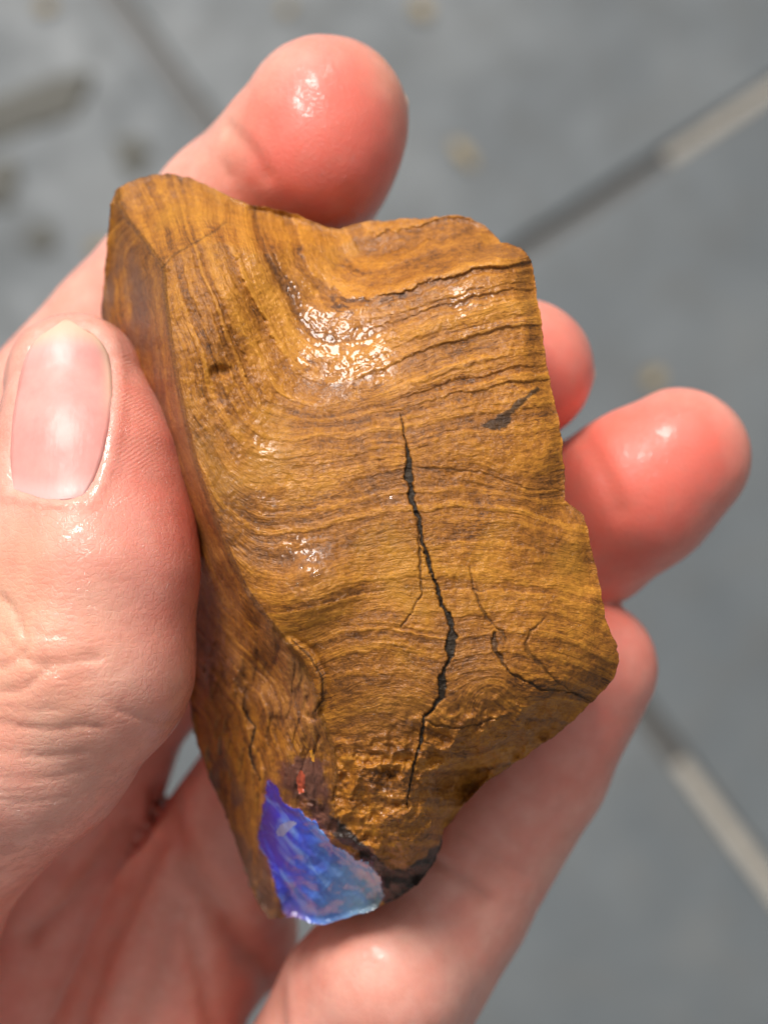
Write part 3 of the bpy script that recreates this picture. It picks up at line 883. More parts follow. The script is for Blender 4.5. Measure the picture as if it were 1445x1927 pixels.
# --- body: visible shell minus the parts, closed round the back
def close_back(Vv, qd):
    e = np.concatenate([qd[:, [0, 1]], qd[:, [1, 2]], qd[:, [2, 3]], qd[:, [3, 0]]])
    key = e[:, 0].astype(np.int64) * len(Vv) + e[:, 1]
    rev = e[:, 1].astype(np.int64) * len(Vv) + e[:, 0]
    bd = e[~np.isin(key, rev)]
    nxt = {}
    for a, b in bd: nxt.setdefault(int(a), []).append(int(b))
    loops, seen = [], set()
    for s0 in list(nxt):
        if s0 in seen: continue
        lp, cur = [s0], nxt[s0][0]
        while cur != s0 and cur not in seen and len(lp) < 20000:
            lp.append(cur); seen.add(cur)
            cur = [x for x in nxt[cur] if x not in seen or x == s0][0] if any((x not in seen or x == s0) for x in nxt[cur]) else s0
        seen.add(s0); loops.append(lp)
    return max(loops, key=len)
loop = close_back(V, quads)
NV = len(V)
L0 = V[loop]
cen = np.array([1.5, -1.0])
newV, newF = [], []
prev = np.array(loop)
rings = [0.10, 0.25, 0.45, 0.65, 0.82, 0.94, 1.0]
zb = -27.0 + 0.02 * (L0[:, 1]) + 0.0 * L0[:, 0]
cnt = NV
def ring(pts):
    global cnt, prev
    newV.append(pts)
    ids = np.arange(cnt, cnt + len(pts)); cnt += len(pts)
    n = len(pts)
    a, b = prev, np.roll(prev, -1); c_, d_ = np.roll(ids, -1), ids
    newF.append(np.stack((a, d_, c_, b), -1))
    prev = ids
for t_ in rings:
    z_ = L0[:, 2] + (zb - L0[:, 2]) * t_
    sh = 1 - 0.03 * t_ - 0.11 * t_ ** 4
    xy = cen + (L0[:, :2] - cen) * sh
    nz = 0.35 * fbm(xy[:, 0] / 3, xy[:, 1] / 3, z_ / 3, seed=111)
    xy = xy - (xy - cen) / np.linalg.norm(xy - cen, axis=1, keepdims=True) * (np.abs(nz)[:, None] + 0.1)
    ring(np.column_stack((xy, z_)))
for sh in (0.7, 0.5, 0.3, 0.12):
    xy = cen + (L0[:, :2] - cen) * sh
    z_ = -27.0 + 0.02 * xy[:, 1] - 1.2 * (1 - sh) + 0.35 * fbm(xy[:, 0] / 6, xy[:, 1] / 6, seed=121)
    ring(np.column_stack((xy, z_)))
newV.append(np.array([[cen[0], cen[1], -28.2]]))
ctr_id = cnt
fan = np.stack((prev, np.full(len(prev), ctr_id), np.roll(prev, -1)), -1)
BV = np.concatenate([V] + newV)
bq = quads[rest]
bf = np.concatenate(newF)
idx = np.unique(np.concatenate([bq.ravel(), bf.ravel(), fan.ravel()]))
remap = np.full(len(BV), -1); remap[idx] = np.arange(len(idx))
nb_ = len(BV) - NV
batt = {}
bp = to_px(BV[NV:])
for k, a in att.items():
    ext = np.zeros(nb_)
    if k == 'strata': ext = bp[:, 1] / 100 + BV[NV:, 2] / 20
    if k == 'u': ext = bp[:, 0] / 100
    if k == 'v': ext = bp[:, 1] / 100
    if k == 'rind':
        ext = sstep(4, -3, sdist(bp[:, 0], bp[:, 1], RIND))
    batt[k] = np.concatenate((a, ext))[idx]
body = link('rock_body', mesh_from('rock_body', BV[idx] * 0.001, [remap[bq], remap[bf], remap[fan]], M_ROCK, batt), stone)
o = sub('opal', f_op, M_OPAL); o['label'] = 'glossy violet to pale blue opal patch'
o = sub('dark_rind', f_rind, M_ROCK); o['label'] = 'near black rind beside the opal'
o = sub('red_chip', f_chip, M_CHIP); o['label'] = 'small bright red fleck above the opal'
sub('pale_fleck', f_pale, M_PALE)['label'] = 'pale grey fleck on the opal'
sub('amber_glint', f_amb, M_AMB)['label'] = 'tiny orange glint painted as a bright patch above the opal'
sub('vein', f_v1, M_ROCK)['label'] = 'long dark crack filled with grey down the middle'
sub('vein', f_v2, M_ROCK)['label'] = 'thin curling dark vein at the lower right'
sub('vein', f_v3, M_ROCK)['label'] = 'thin greenish vein near the right corner'
sub('vein', f_v4, M_ROCK)['label'] = 'short side crack at the foot of the long crack'

# --- standing water drops
def mat_water():
    """a thin lens of clear water: lets the stone show, mirrors the sky at its surface"""
    t = NT('clear_water')
    tr = t.n.new('ShaderNodeBsdfTransparent')
    gl = t.n.new('ShaderNodeBsdfGlossy'); gl.inputs['Roughness'].default_value = 0.06
    t.put(gl.inputs['Normal'], t.bump(t.noise(t.coord(), 900, 3), 0.0001, 0.5))
    ge = t.n.new('ShaderNodeNewGeometry')
    dt = t.n.new('ShaderNodeVectorMath'); dt.operation = 'DOT_PRODUCT'
    t.l.new(ge.outputs['Normal'], dt.inputs[0]); t.l.new(ge.outputs['Incoming'], dt.inputs[1])
    k = t.math('SUBTRACT', 1.0, t.math('ABSOLUTE', dt.outputs['Value']), clamp=True)
    fres = t.math('ADD', 0.035, t.math('MULTIPLY', t.math('POWER', k, 5.0), 0.9))
    mx = t.n.new('ShaderNodeMixShader')
    t.l.new(fres, mx.inputs[0]); t.l.new(tr.outputs[0], mx.inputs[1]); t.l.new(gl.outputs[0], mx.inputs[2])
    t.l.new(mx.outputs[0], t.n['Material Output'].inputs['Surface'])
    t.n.remove(t.b)
    return t.m
M_WATER = mat_water()
def surf(px, py):
    i = int(round((px - gx0) / G)); j = int(round((py - gy0) / G))
    p = P(px, py, Zb[i, j] + disp[i, j])
    k = 5
    tx = P(px + k * G, py, Zt[i + k, j]) - P(px - k * G, py, Zt[i - k, j])
    ty = P(px, py - k * G, Zt[i, j - k]) - P(px, py + k * G, Zt[i, j + k])
    n = np.cross(tx, ty); n /= np.linalg.norm(n)
    return p, n
drops = [(740,943,0.85,0.62,-0.6,'largest clear water drop on the stone, just left of the long crack'),
         (770,1360,0.42,0.36,0.3,'clear water drop on the stone left of the side crack'),
         (752,1372,0.24,0.22,0,'tiny water drop below another drop near the side crack'),
         (600,998,0.42,0.24,-0.7,'slim water drop above the cluster on the left bulge of the stone'),
         (585,1046,0.6,0.30,-0.3,'long water drop in the cluster on the left bulge'),
         (562,1082,0.8,0.55,-0.5,'widest water drop in the cluster on the left bulge'),
         (596,1078,0.32,0.65,0.4,'upright water drop beside the widest one on the left bulge'),
         (540,1035,0.4,0.28,-0.6,'small water drop at the upper left of the cluster on the left bulge'),
         (424,1204,0.5,0.8,-0.5,'water drop on the shaded left flank beside the thumb'),
         (728,1484,0.3,0.24,0.2,'tiny water drop low on the stone above the dark rind')]
for px, py, rx, ry, an, lab in drops:
    p, n = surf(px, py)
    bm = bmesh.new()
    bmesh.ops.create_uvsphere(bm, u_segments=20, v_segments=12, radius=1)
    rr = random.Random(px)
    for v in bm.verts:
        a = math.atan2(v.co.y, v.co.x)
        k = 1 + 0.12 * math.sin(2 * a + px) + 0.1 * math.sin(3 * a + py)
        v.co = Vector((v.co.x * rx * k, v.co.y * ry * k, min(rx, ry) * (0.34 * (1 - v.co.x ** 2 - v.co.y ** 2) - 0.02 if v.co.z > -0.01 else 0.2 * v.co.z - 0.02))) * 0.001
    me = bpy.data.meshes.new('water_drop'); bm.to_mesh(me); bm.free()
    me.materials.append(M_WATER)
    for f in me.polygons: f.use_smooth = True
    o = link('water_drop', me)
    qf = Vector(n).to_track_quat('Z', 'Y') @ Euler((0, 0, -an)).to_quaternion()
    o.location = ORG + ROT @ (Vector(p) * 0.001)
    o.rotation_euler = (ROT.to_3x3() @ qf.to_matrix()).to_euler()
    tag(o, lab, 'water drop', 'water drops standing on the stone')

# ================================================================== the hand
FING = {
 'index': [(-450,1400,-42,11),(-60,965,-42,10.6),(250,645,-40,10.6),(450,425,-35,10.5),(560,318,-29,10.0),(612,226,-25,9.2)],
 'middle': [(-10,2000,-52,12),(95,1620,-51,11),(215,1300,-47,10.2),(560,1010,-41,9.6),(900,765,-35,9),(985,692,-31,7.8)],
 'ring': [(230,2000,-49,12),(362,1705,-48,10.3),(540,1450,-45,9.9),(850,1155,-39,9.4),(1102,985,-33,9.6),(1278,862,-28,7.9)],
 'little': [(560,2150,-38,11.5),(700,1900,-32,11.0),(838,1690,-33,9.8),(1000,1440,-33,8.8),(1108,1256,-31,7.8)],
 'thumb': [(143,722,-16.2,7.3),(166,880,-14.0,9.6),(184,1080,-10.2,9.8),(162,1250,-9.6,10.5),(45,1385,-13,11.4),(-150,1560,-22,12.5),(-380,2000,-38,16),(-450,2400,-52,18)],
 'thumb_b': [(75,900,-17,6.5),(60,1040,-13.5,8.5),(40,1260,-15,10.5),(-60,1400,-16,11)],
}
PALM = [[(-450,1420,-44,11.5),(-420,1900,-52,13),(-330,2400,-58,17)],
        [(60,2020,-53,13),(-150,2300,-58,15),(-260,2600,-60,18)],
        [(250,2030,-51,13),(30,2300,-57,15),(-150,2600,-60,18)],
        [(560,2160,-40,13),(250,2400,-50,16),(0,2650,-58,18)],
        [(-330,2400,-58,17),(-380,2800,-62,18),(-400,3700,-66,19)],
        [(0,2600,-58,17),(-120,2850,-62,18),(-160,3700,-66,19)],
        [(-420,1500,-50,10),(60,2020,-56,11),(250,2040,-54,11)],
        [(60,1700,-53,9),(300,1690,-54,8.5),(430,1760,-53,9)]]

def conv(ch): return [(P(a, b, z), r) for a, b, z, r in ch]
def cone(X, a, ra, b, rb):
    ba = b - a
    t = np.clip(((X - a) @ ba) / (ba @ ba), 0, 1).astype(X.dtype)
    q_ = X - a - t[..., None] * ba
    return np.sqrt((q_ * q_).sum(-1)) - (ra + t * (rb - ra))
def smin(a, b, k):
    h = np.clip(0.5 + 0.5 * (b - a) / k, 0, 1)
    return b + (a - b) * h - k * h * (1 - h)
def chain(X, ch, k=1.2):
    d = None
    for (a, ra), (b, rb) in zip(ch[:-1], ch[1:]):
        c_ = cone(X, a, ra, b, rb)
        d = c_ if d is None else smin(d, c_, k)
    return d
CH = {k: [(p.astype(np.float32), r) for p, r in conv(v)] for k, v in FING.items()}
CP = [[(p.astype(np.float32), r) for p, r in conv(v)] for v in PALM]
# soft pads on the last joints
PADS = [(P(600, 295, -23), 8.4, 'index'), (P(1200, 925, -28), 8.8, 'ring'), (P(985, 705, -28), 7.0, 'middle'), (P(190, 1000, -12.2), 8.8, 'thumb'), (P(735, 1840, -26), 9.0, 'little')]

def hand_sdf(X):
    palm = None
    for c_ in CP:
        d = chain(X, c_, 3)
        palm = d if palm is None else smin(palm, d, 5)
    out = palm
    for k in ('index', 'middle', 'ring', 'little'):
        d = chain(X, CH[k])
        for p, r, who in PADS:
            if who == k:
                d = smin(d, np.sqrt(((X - p.astype(X.dtype)) ** 2).sum(-1)) - r, 2.5)
        out = np.minimum(out, smin(d, palm, 4.5))
    th = smin(chain(X, CH['thumb'], 2), chain(X, CH['thumb_b'], 2), 4)
    p, r, _ = PADS[3]
    th = smin(th, np.sqrt(((X - p.astype(X.dtype)) ** 2).sum(-1)) - r, 3)
    return np.minimum(out, smin(th, palm, 8))

def surface_nets(lo, hi, h):
    xs = [np.arange(lo[i], hi[i], h, dtype=np.float32) for i in range(3)]
    n = [len(x) for x in xs]
    D = np.empty(n, np.float32)
    step = 24
    for i in range(0, n[0], step):
        X = np.stack(np.meshgrid(xs[0][i:i + step], xs[1], xs[2], indexing='ij'), -1)
        D[i:i + step] = hand_sdf(X)
    for ax in range(3):
        sl = [slice(None)] * 3
        for e in (0, -1):
            sl[ax] = e; D[tuple(sl)] = np.maximum(D[tuple(sl)], 0.5)
    ins = D < 0
    corners = [(a, b, c_) for a in (0, 1) for b in (0, 1) for c_ in (0, 1)]
    sh = lambda A, o_: A[o_[0]:n[0] - 1 + o_[0], o_[1]:n[1] - 1 + o_[1], o_[2]:n[2] - 1 + o_[2]]
    cntc = sum(sh(ins, o_).astype(np.int8) for o_ in corners)
    act = (cntc > 0) & (cntc < 8)
    ai = np.array(np.where(act)).T
    cvals = {o_: D[ai[:, 0] + o_[0], ai[:, 1] + o_[1], ai[:, 2] + o_[2]] for o_ in corners}
    acc = np.zeros((len(ai), 3)); w = np.zeros(len(ai))
    for o1 in corners:
        for ax in range(3):
            if o1[ax]: continue
            o2 = list(o1); o2[ax] = 1; o2 = tuple(o2)
            a, b = cvals[o1], cvals[o2]
            m = (a < 0) != (b < 0)
            t = np.where(m, a / np.where(m, a - b, 1), 0)
            pt = np.tile(np.array(o1, float), (len(ai), 1)); pt[:, ax] = t
            acc += pt * m[:, None]; w += m
    verts = (ai + acc / w[:, None]) * h + np.array(lo)
    ID = np.full([k - 1 for k in n], -1, np.int32); ID[act] = np.arange(len(ai))
    qs = []
    for ax in range(3):
        a0 = [slice(0, None)] * 3; a1 = [slice(0, None)] * 3
        a0[ax] = slice(0, n[ax] - 1); a1[ax] = slice(1, n[ax])
        A, B = ins[tuple(a0)], ins[tuple(a1)]
        ch = np.array(np.where(A != B)).T
        o1, o2 = [(1, 2), (2, 0), (0, 1)][ax]
        ch = ch[(ch[:, o1] > 0) & (ch[:, o2] > 0) & (ch[:, o1] < n[o1] - 1) & (ch[:, o2] < n[o2] - 1)]
        def cid(s1, s2):
            c2 = ch.copy(); c2[:, o1] -= s1; c2[:, o2] -= s2
            return ID[c2[:, 0], c2[:, 1], c2[:, 2]]
        qd = np.stack((cid(1, 1), cid(0, 1), cid(0, 0), cid(1, 0)), -1)
        flip = ~A[ch[:, 0], ch[:, 1], ch[:, 2]]
        qd[flip] = qd[flip][:, ::-1]
        qs.append(qd)
    return verts, np.concatenate(qs)

HV, HQ = surface_nets((-108, -168, -92), (48, 52, 6), 0.9)
HQ = HQ[(HQ >= 0).all(1)]

def subdivide(V_, Q):
    e = np.concatenate([Q[:, [0, 1]], Q[:, [1, 2]], Q[:, [2, 3]], Q[:, [3, 0]]])
    es = np.sort(e, 1)
    key = es[:, 0].astype(np.int64) * len(V_) + es[:, 1]
    uk, inv = np.unique(key, return_inverse=True)
    ea, eb = uk // len(V_), uk % len(V_)
    mid = 0.5 * (V_[ea] + V_[eb])
    fc = V_[Q].mean(1)
    n0, n1, nq = len(V_), len(uk), len(Q)
    em = inv.reshape(4, nq).T + n0
    fcid = np.arange(nq) + n0 + n1
    V2 = np.concatenate((V_, mid, fc))
    Q2 = np.concatenate([np.stack((Q[:, k], em[:, k], fcid, em[:, (k + 3) % 4]), -1) for k in range(4)])
    return V2, Q2
def sdf_grad(V_, e=0.25):
    X = V_.astype(np.float32)
    g = np.stack([hand_sdf(X + np.eye(3, dtype=np.float32)[i] * e) - hand_sdf(X - np.eye(3, dtype=np.float32)[i] * e) for i in range(3)], -1)
    return g / (np.linalg.norm(g, axis=1, keepdims=True) + 1e-9)
HV, HQ = subdivide(HV, HQ)
HN = sdf_grad(HV)
interior = (HV[:, 1] > -166) & (HV[:, 0] > -106)
HV = HV - np.where(interior, hand_sdf(HV.astype(np.float32)), 0)[:, None] * HN * 0.9
hp = to_px(HV)
hx, hy = hp[:, 0], hp[:, 1]
front = sstep(0.0, 0.35, HN[:, 2])
z_thumb = sstep(-30, -22, HV[:, 2]) * sstep(430, 400, hx)

# --- nails, folds, wrinkles: relief along the normal (mm)
NAIL = [(62,632),(85,612),(112,602),(145,602),(175,614),(198,640),(210,680),(212,730),(206,800),(194,860),(178,905),(160,932),(130,942),(80,936),(22,922),(18,860),(22,790),(34,715),(48,662)]
nd = sdist(hx, hy, NAIL)
rel = np.zeros(len(HV)); shade = np.zeros(len(HV))
tm_ = front * z_thumb
rel += tm_ * (-0.34 * sstep(4, -10, nd) + 0.24 * np.exp(-((nd - 15) / 13) ** 2))
CREASE = [([(0,1122),(22,1143),(38,1172),(50,1207),(43,1230),(16,1250),(-20,1262)],7,0.50),
          ([(43,1238),(70,1250),(100,1254),(136,1244),(186,1238)],7,0.42),
          ([(-20,1304),(20,1301),(40,1298),(62,1283),(86,1260)],7,0.45),
          ([(-20,1360),(10,1364),(41,1371),(104,1376),(150,1366),(196,1372)],6,0.32),
          ([(-20,1412),(30,1418),(62,1425),(110,1424),(160,1416)],5,0.22),
          ([(-20,1180),(10,1195),(30,1222)],5,0.25),([(60,1180),(90,1200),(120,1195),(150,1210)],5,0.14),
          ([(-20,1335),(20,1332),(70,1340),(120,1336)],5,0.16),
          ([(60,1130),(75,1165),(70,1200)],5,0.14),
          ([(224,1335),(262,1352),(305,1362),(330,1358)],8,0.30),
          ([(-20,1460),(40,1470),(110,1462),(170,1446)],6,0.14),([(-20,1505),(50,1512),(130,1500)],6,0.12),
          ([(20,945),(80,955),(130,962),(158,952),(172,930)],6,0.22),
          ([(110,1640),(180,1556),(250,1480)],7,0.10),([(60,1640),(150,1550),(230,1465)],7,0.10),([(20,1630),(100,1550),(190,1460)],7,0.09),
          ([(86,1255),(120,1280),(180,1275),(240,1260)],6,0.12),([(170,1120),(176,1180),(172,1230)],7,0.08)]
wob = 3.0 * fbm(hx / 22, hy / 22, seed=131, octv=3)
for pts, w, dp in CREASE:
    dp = dp * 0.62
    d, _ = poly_dist(hx + wob, hy + wob * 0.7, pts)
    g = np.exp(-(d / (w * 0.62)) ** 2)
    rel -= tm_ * dp * 0.95 * g
    rel -= tm_ * dp * 0.35 * np.exp(-(d / (3.0 * w)) ** 2)
    rel += tm_ * dp * 0.14 * np.exp(-((d - 4.0 * w) / (3.0 * w)) ** 2)
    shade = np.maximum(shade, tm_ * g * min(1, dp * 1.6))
# finger creases at the joints, on the palm side, and folds in the palm
FC = [([(735,1580),(800,1612),(850,1640),(915,1690)],14,0.7),([(690,1545),(760,1560)],12,0.3),([(860,1560),(930,1610),(990,1650)],9,0.22),
      ([(310,1500),(322,1560),(360,1640),(420,1720),(470,1800)],26,1.4),([(500,1815),(512,1860),(520,1940)],20,1.0),
      ([(60,1760),(130,1700),(190,1620),(250,1560)],22,0.9),([(150,1930),(190,1800),(240,1700),(290,1590)],20,1.0),([(260,1930),(300,1820),(330,1700)],22,0.7),
      ([(400,1930),(380,1840),(345,1720)],18,0.6),
      ([(430,240),(470,280),(500,330)],16,0.30),([(390,285),(430,330)],14,0.2),([(1085,800),(1130,880),(1165,960)],20,0.3)]
for pts, w, dp in FC:
    d, _ = poly_dist(hx + wob, hy + wob, pts)
    g = np.exp(-(d / w) ** 2) * front * (1 - z_thumb)
    rel -= dp * g
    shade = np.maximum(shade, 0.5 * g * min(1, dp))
rel += 0.10 * fbm(HV[:, 0] / 4, HV[:, 1] / 4, HV[:, 2] / 4, seed=141, octv=3)
HV = HV + HN * np.where(interior, rel, 0)[:, None]

# --- skin colour fields (blood in the pads, paler joints)
def spot(px, py, z, r):
    c_ = P(px, py, z)
    return np.exp(-((HV - c_) ** 2).sum(1) / (r * r))
flush = 1.0 * spot(640, 230, -16, 9) + 0.8 * spot(560, 320, -20, 8) + 1.0 * spot(1200, 870, -20, 9) + 0.7 * spot(1280, 850, -20, 8) + 0.9 * spot(1010, 700, -24, 8) \
      + 0.55 * spot(340, 1060, -9, 11) + 0.45 * spot(310, 880, -11, 9) + 0.5 * spot(1150, 1230, -25, 9) + 0.35 * spot(1000, 1440, -26, 10) + 0.6 * spot(1130, 1000, -25, 8)
flush += 0.30 * sstep(-36, -44, HV[:, 2]) + 0.15 * fbm(HV[:, 0] / 1.6, HV[:, 1] / 1.6, HV[:, 2] / 1.6, seed=152, octv=3)
flush += 0.25 * fbm(HV[:, 0] / 5, HV[:, 1] / 5, HV[:, 2] / 5, seed=151, octv=3)
tan_ = 0.7 * spot(60, 1280, -2, 10) + 0.6 * spot(0, 1150, -2, 8) + 0.7 * spot(745, 150, -20, 5.5) + 0.35 * spot(60, 1000, -2, 6) + 0.5 * spot(440, 260, -20, 6)
lines = tm_ * sstep(205, 225, hx) * sstep(330, 290, hx) * sstep(620, 700, hy) * sstep(1000, 880, hy)
gl = lambda x, y, r: np.exp(-((hx - x) ** 2 + (hy - y) ** 2) / r ** 2) * front
wetm = np.clip(0.35 + 0.6 * (gl(150, 1030, 70) + gl(190, 850, 60) + gl(80, 1240, 70) + gl(590, 160, 70) + gl(1250, 800, 60)) + 0.7 * fbm(HV[:, 0] / 6, HV[:, 1] / 6, HV[:, 2] / 6, seed=161, octv=3) + 0.3 * tm_, 0, 1)
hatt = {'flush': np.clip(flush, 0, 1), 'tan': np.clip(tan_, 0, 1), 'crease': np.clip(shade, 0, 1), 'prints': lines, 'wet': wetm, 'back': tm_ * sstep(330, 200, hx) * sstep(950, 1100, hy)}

def mat_skin():
    t = NT('wet_skin')
    c = t.coord()
    n = t.noise(c, 160, 5, 0.6)
    mot = t.noise(c, 450, 4, 0.6)
    col = t.mix(t.map(n, 0.35, 0.65, 0, 1), (0.74, 0.305, 0.225), (0.80, 0.395, 0.305))
    col = t.mix(t.math('MULTIPLY', t.attr('tan'), 0.6), col, (0.74, 0.42, 0.26))
    col = t.mix(t.math('MULTIPLY', t.attr('flush'), 0.95), col, (0.80, 0.165, 0.115))
    col = t.mix(t.map(mot, 0.45, 0.7, 0, 0.22), col, (0.56, 0.22, 0.16))
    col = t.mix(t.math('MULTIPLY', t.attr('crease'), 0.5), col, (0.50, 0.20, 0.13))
    # skin lines
    cell_ = t.voro(c, 1500, 'DISTANCE_TO_EDGE')
    fine = t.map(cell_, 0.0, 0.12, 0, 1)
    s = t.sep(c)
    wv = t.n.new('ShaderNodeTexWave'); wv.wave_type = 'BANDS'; wv.bands_direction = 'X'
    t.put(wv.inputs['Vector'], t.comb(t.math('ADD', t.math('MULTIPLY', s[0], 0.62), t.math('MULTIPLY', s[1], -0.78)), s[1], s[2]))
    wv.inputs['Scale'].default_value = 820; wv.inputs['Distortion'].default_value = 3.5; wv.inputs['Detail'].default_value = 2; wv.inputs['Detail Scale'].default_value = 0.6
    h = t.math('ADD', t.math('MULTIPLY', fine, 0.14), t.math('MULTIPLY', t.noise(c, 2200, 3), 0.5))
    # lines running across the back of the thumb
    rowv = t.noise(t.vscale(c, (0.25, 1.6, 0.6)), 900, 4, 0.6, 0.6)
    h = t.math('ADD', h, t.math('MULTIPLY', t.math('MULTIPLY', rowv, t.attr('back')), 0.6))
    h = t.math('ADD', h, t.math('MULTIPLY', t.math('MULTIPLY', wv.outputs['Fac'], t.attr('prints')), t.map(t.noise(c, 300, 3), 0.4, 0.65, 0.02, 0.26)))
    cr_ = t.map(t.voro(t.vscale(c, (0.7, 1.6, 1.0)), 800, 'DISTANCE_TO_EDGE'), 0.0, 0.25, 0, 1)
    h = t.math('ADD', h, t.math('MULTIPLY', t.math('MULTIPLY', cr_, t.attr('back')), 0.16))
    nb = t.bump(h, 0.00012, 0.8)
    dry = t.map(t.noise(c, 620, 4, 0.65, 0.4), 0.50, 0.56, 0, 1)            # water beads up and breaks into islands
    wh = t.math('ADD', t.math('MULTIPLY', h, t.math('ADD', 0.15, t.math('MULTIPLY', dry, 0.6))), t.math('MULTIPLY', t.noise(c, 420, 2, 0.5), 0.55))
    wh = t.math('ADD', wh, t.math('MULTIPLY', t.math('MULTIPLY', t.noise(c, 1900, 3, 0.6), dry), 0.7))
    cb = t.bump(wh, 0.00030, 0.85)
    t.bs(Base_Color=col, Roughness=0.5, Specular_IOR_Level=0.35, Normal=nb)
    t.bs(Subsurface_Weight=0.45, Subsurface_Scale=0.0018, Subsurface_Radius=(1.0, 0.32, 0.18))
    t.b.subsurface_method = 'RANDOM_WALK'
    t.bs(Coat_Weight=t.map(t.attr('wet'), 0.2, 0.8, 0.4, 1.0), Coat_Roughness=t.map(t.attr('wet'), 0.2, 0.8, 0.2, 0.03), Coat_IOR=1.35, Coat_Normal=cb)
    return t.m
def mat_nail():
    t = NT('fingernail_keratin')
    c = t.coord()
    e = t.attr('edge'); m_ = t.attr('moon')
    col = t.mix(t.map(t.noise(c, 300, 3), 0.3, 0.7, 0, 1), (0.74, 0.285, 0.245), (0.78, 0.36, 0.31))
    col = t.mix(m_, col, (0.74, 0.47, 0.43))
    col = t.mix(e, col, (0.72, 0.46, 0.33))
    rid = t.noise(t.vscale(c, (1.0, 0.12, 1.0)), 1300, 3, 0.5)
    h = t.math('ADD', t.math('MULTIPLY', rid, 0.5), t.noise(c, 260, 3))
    t.bs(Base_Color=col, Roughness=0.4, Specular_IOR_Level=0.35, Normal=t.bump(h, 0.00008, 0.7))
    t.bs(Subsurface_Weight=0.3, Subsurface_Scale=0.001, Subsurface_Radius=(1.0, 0.4, 0.3))
    t.bs(Coat_Weight=0.28, Coat_Roughness=0.2, Coat_IOR=1.36, Coat_Normal=t.bump(t.math('ADD', t.noise(t.vscale(c, (1.0, 0.45, 1.0)), 520, 5, 0.65), t.math('MULTIPLY', rid, 0.4)), 0.00042, 0.9))
    return t.m
M_SKIN, M_NAIL = mat_skin(), mat_nail()
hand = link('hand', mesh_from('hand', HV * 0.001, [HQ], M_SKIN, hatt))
hand.location = ORG; hand.rotation_euler = (TILT, 0, 0)
tag(hand, 'wet left hand gripping the stone, thumb on its left side, four fingers behind', 'hand')

# --- nails as parts
def nail_shell(Pts, Nn, nu, nv, edge, moon, th=0.35):
    """Pts (nu*nv,3) outer surface grid; makes a thin solid plate"""
    inner = Pts - Nn * th
    A = np.concatenate((Pts, inner)); n = nu * nv
    q_ = []
    for i in range(nu - 1):
        for j in range(nv - 1):
            a = i * nv + j
            q_.append((a, a + nv, a + nv + 1, a + 1)); q_.append((n + a, n + a + 1, n + a + nv + 1, n + a + nv))
    rim = [i * nv for i in range(nu)] + [(nu - 1) * nv + j for j in range(1, nv)] + [i * nv + nv - 1 for i in range(nu - 2, -1, -1)] + [j for j in range(nv - 2, 0, -1)]
    for a, b in zip(rim, rim[1:] + rim[:1]): q_.append((b, a, n + a, n + b))
    me = mesh_from('fingernail', A * 0.001, [np.array(q_)], M_NAIL, {'edge': np.tile(edge, 2), 'moon': np.tile(moon, 2)})
    bm = bmesh.new(); bm.from_mesh(me); bmesh.ops.recalc_face_normals(bm, faces=bm.faces); bm.to_mesh(me); bm.free()
    return link('fingernail', me, hand)

def march(px, py, z0=8.0):
    z = np.full(px.shape, z0)
    for _ in range(60):
        z = z - np.clip(hand_sdf(PA(px, py, z).astype(np.float32)), -1, 1.5) * 0.8
    return z
# thumb nail: rows from the cuticle to the free edge
rows = [(941,22,150),(932,20,163),(905,18,179),(860,17,195),(800,20,207),(740,28,213),(690,38,212),(655,48,206),(632,60,194),(615,80,176),(605,104,150)]
nv, nu = 21, 33
ry = np.array([r[0] for r in rows], float)
yy = np.linspace(0, len(rows) - 1, nu)
pxg, pyg, eg, mg = [], [], [], []
for y_ in yy:
    yv = np.interp(y_, range(len(rows)), ry)
    xl = np.interp(y_, range(len(rows)), [r[1] for r in rows]); xr = np.interp(y_, range(len(rows)), [r[2] for r in rows])
    for j in range(nv):
        t = j / (nv - 1)
        pxg.append(xl + (xr - xl) * t)
        pyg.append(yv + 14 * (2 * t - 1) ** 2 * float(-0.6 + 1.6 * sstep(860, 640, np.array(yv))) + (6 if yv > 930 else 0) * (t - 0.5))
        pyv = pyg[-1]
        eg.append(float(sstep(655, 618, np.array(yv)) + 0.85 * sstep(0.86, 0.97, np.array(t)) * sstep(820, 700, np.array(yv))))
        mg.append(float(sstep(890, 930, np.array(yv)) * 0.7 + 0.35 * sstep(700, 640, np.array(yv))))
pxg, pyg = np.array(pxg), np.array(pyg)
zg = march(pxg, pyg)
pt = PA(pxg, pyg, zg)
nn = sdf_grad(pt)
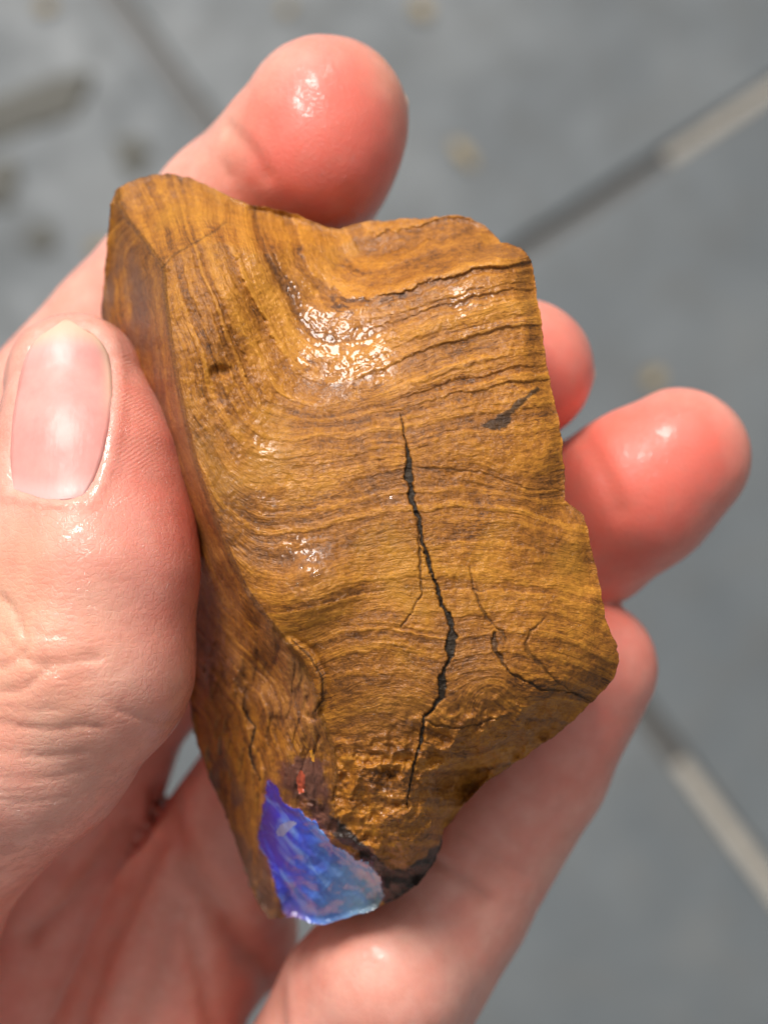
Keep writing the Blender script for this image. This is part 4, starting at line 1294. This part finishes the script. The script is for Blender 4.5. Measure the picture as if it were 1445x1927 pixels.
# lift: proud of the bed, flush at the cuticle, curved across
uu = np.repeat(np.linspace(0, 1, nu), nv); tt = np.tile(np.linspace(0, 1, nv), nu)
lift = -0.17 + 0.12 * sstep(0, 0.25, uu) + 0.22 * sstep(0.75, 1, uu) + 0.20 * (1 - (2 * tt - 1) ** 2)
nm = nn * 0.5 + np.array((0.0, 0, 0.5)); nm /= np.linalg.norm(nm, axis=1, keepdims=True)
o = nail_shell(pt + nm * lift[:, None], nm, nu, nv, np.clip(np.array(eg), 0, 1), np.clip(np.array(mg), 0, 1), 0.6)
o['label'] = 'pink thumbnail with wet shine'

def side_nail(chn, dorsal, width, length, over):
    c_, r_ = CH[chn][-1]; b_, _ = CH[chn][-2]
    c_ = c_.astype(float); ax = (c_ - b_); ax /= np.linalg.norm(ax)
    d_ = np.array(dorsal, float); d_ -= ax * (d_ @ ax); d_ /= np.linalg.norm(d_)
    s_ = np.cross(ax, d_)
    nu_, nv_ = 18, 17
    pts, ns, ed, mo = [], [], [], []
    for i in range(nu_):
        u = i / (nu_ - 1)
        for j in range(nv_):
            t = j / (nv_ - 1) * 2 - 1
            an = t * width * (1 - 0.25 * max(0, u - 0.7) / 0.3 * abs(t))
            dirv = math.cos(an) * d_ + math.sin(an) * s_
            al = -length * 0.55 + length * u - 0.8 * t * t * (u - 0.3)
            base = c_ + ax * al
            rr_ = r_ * (1 if al < 0 else math.sqrt(max(0.15, 1 - (al / (r_ * 1.08)) ** 2)))
            pts.append(base + dirv * (rr_ + 0.15 + 0.25 * u)); ns.append(dirv)
            ed.append(float(sstep(0.72, 0.85, np.array(u)))); mo.append(float(sstep(0.2, 0.0, np.array(u))))
    return nail_shell(np.array(pts), np.array(ns), nu_, nv_, np.array(ed), np.array(mo))
side_nail('index', (0.15, -0.05, -0.98), 0.8, 12.5, 1)
side_nail('middle', (0.80, 0.30, -0.48), 0.95, 11.5, 1)
side_nail('ring', (0.35, 0.05, -0.95), 0.85, 10.5, 1)
side_nail('little', (0.62, 0.45, -0.62), 0.85, 9.5, 1)
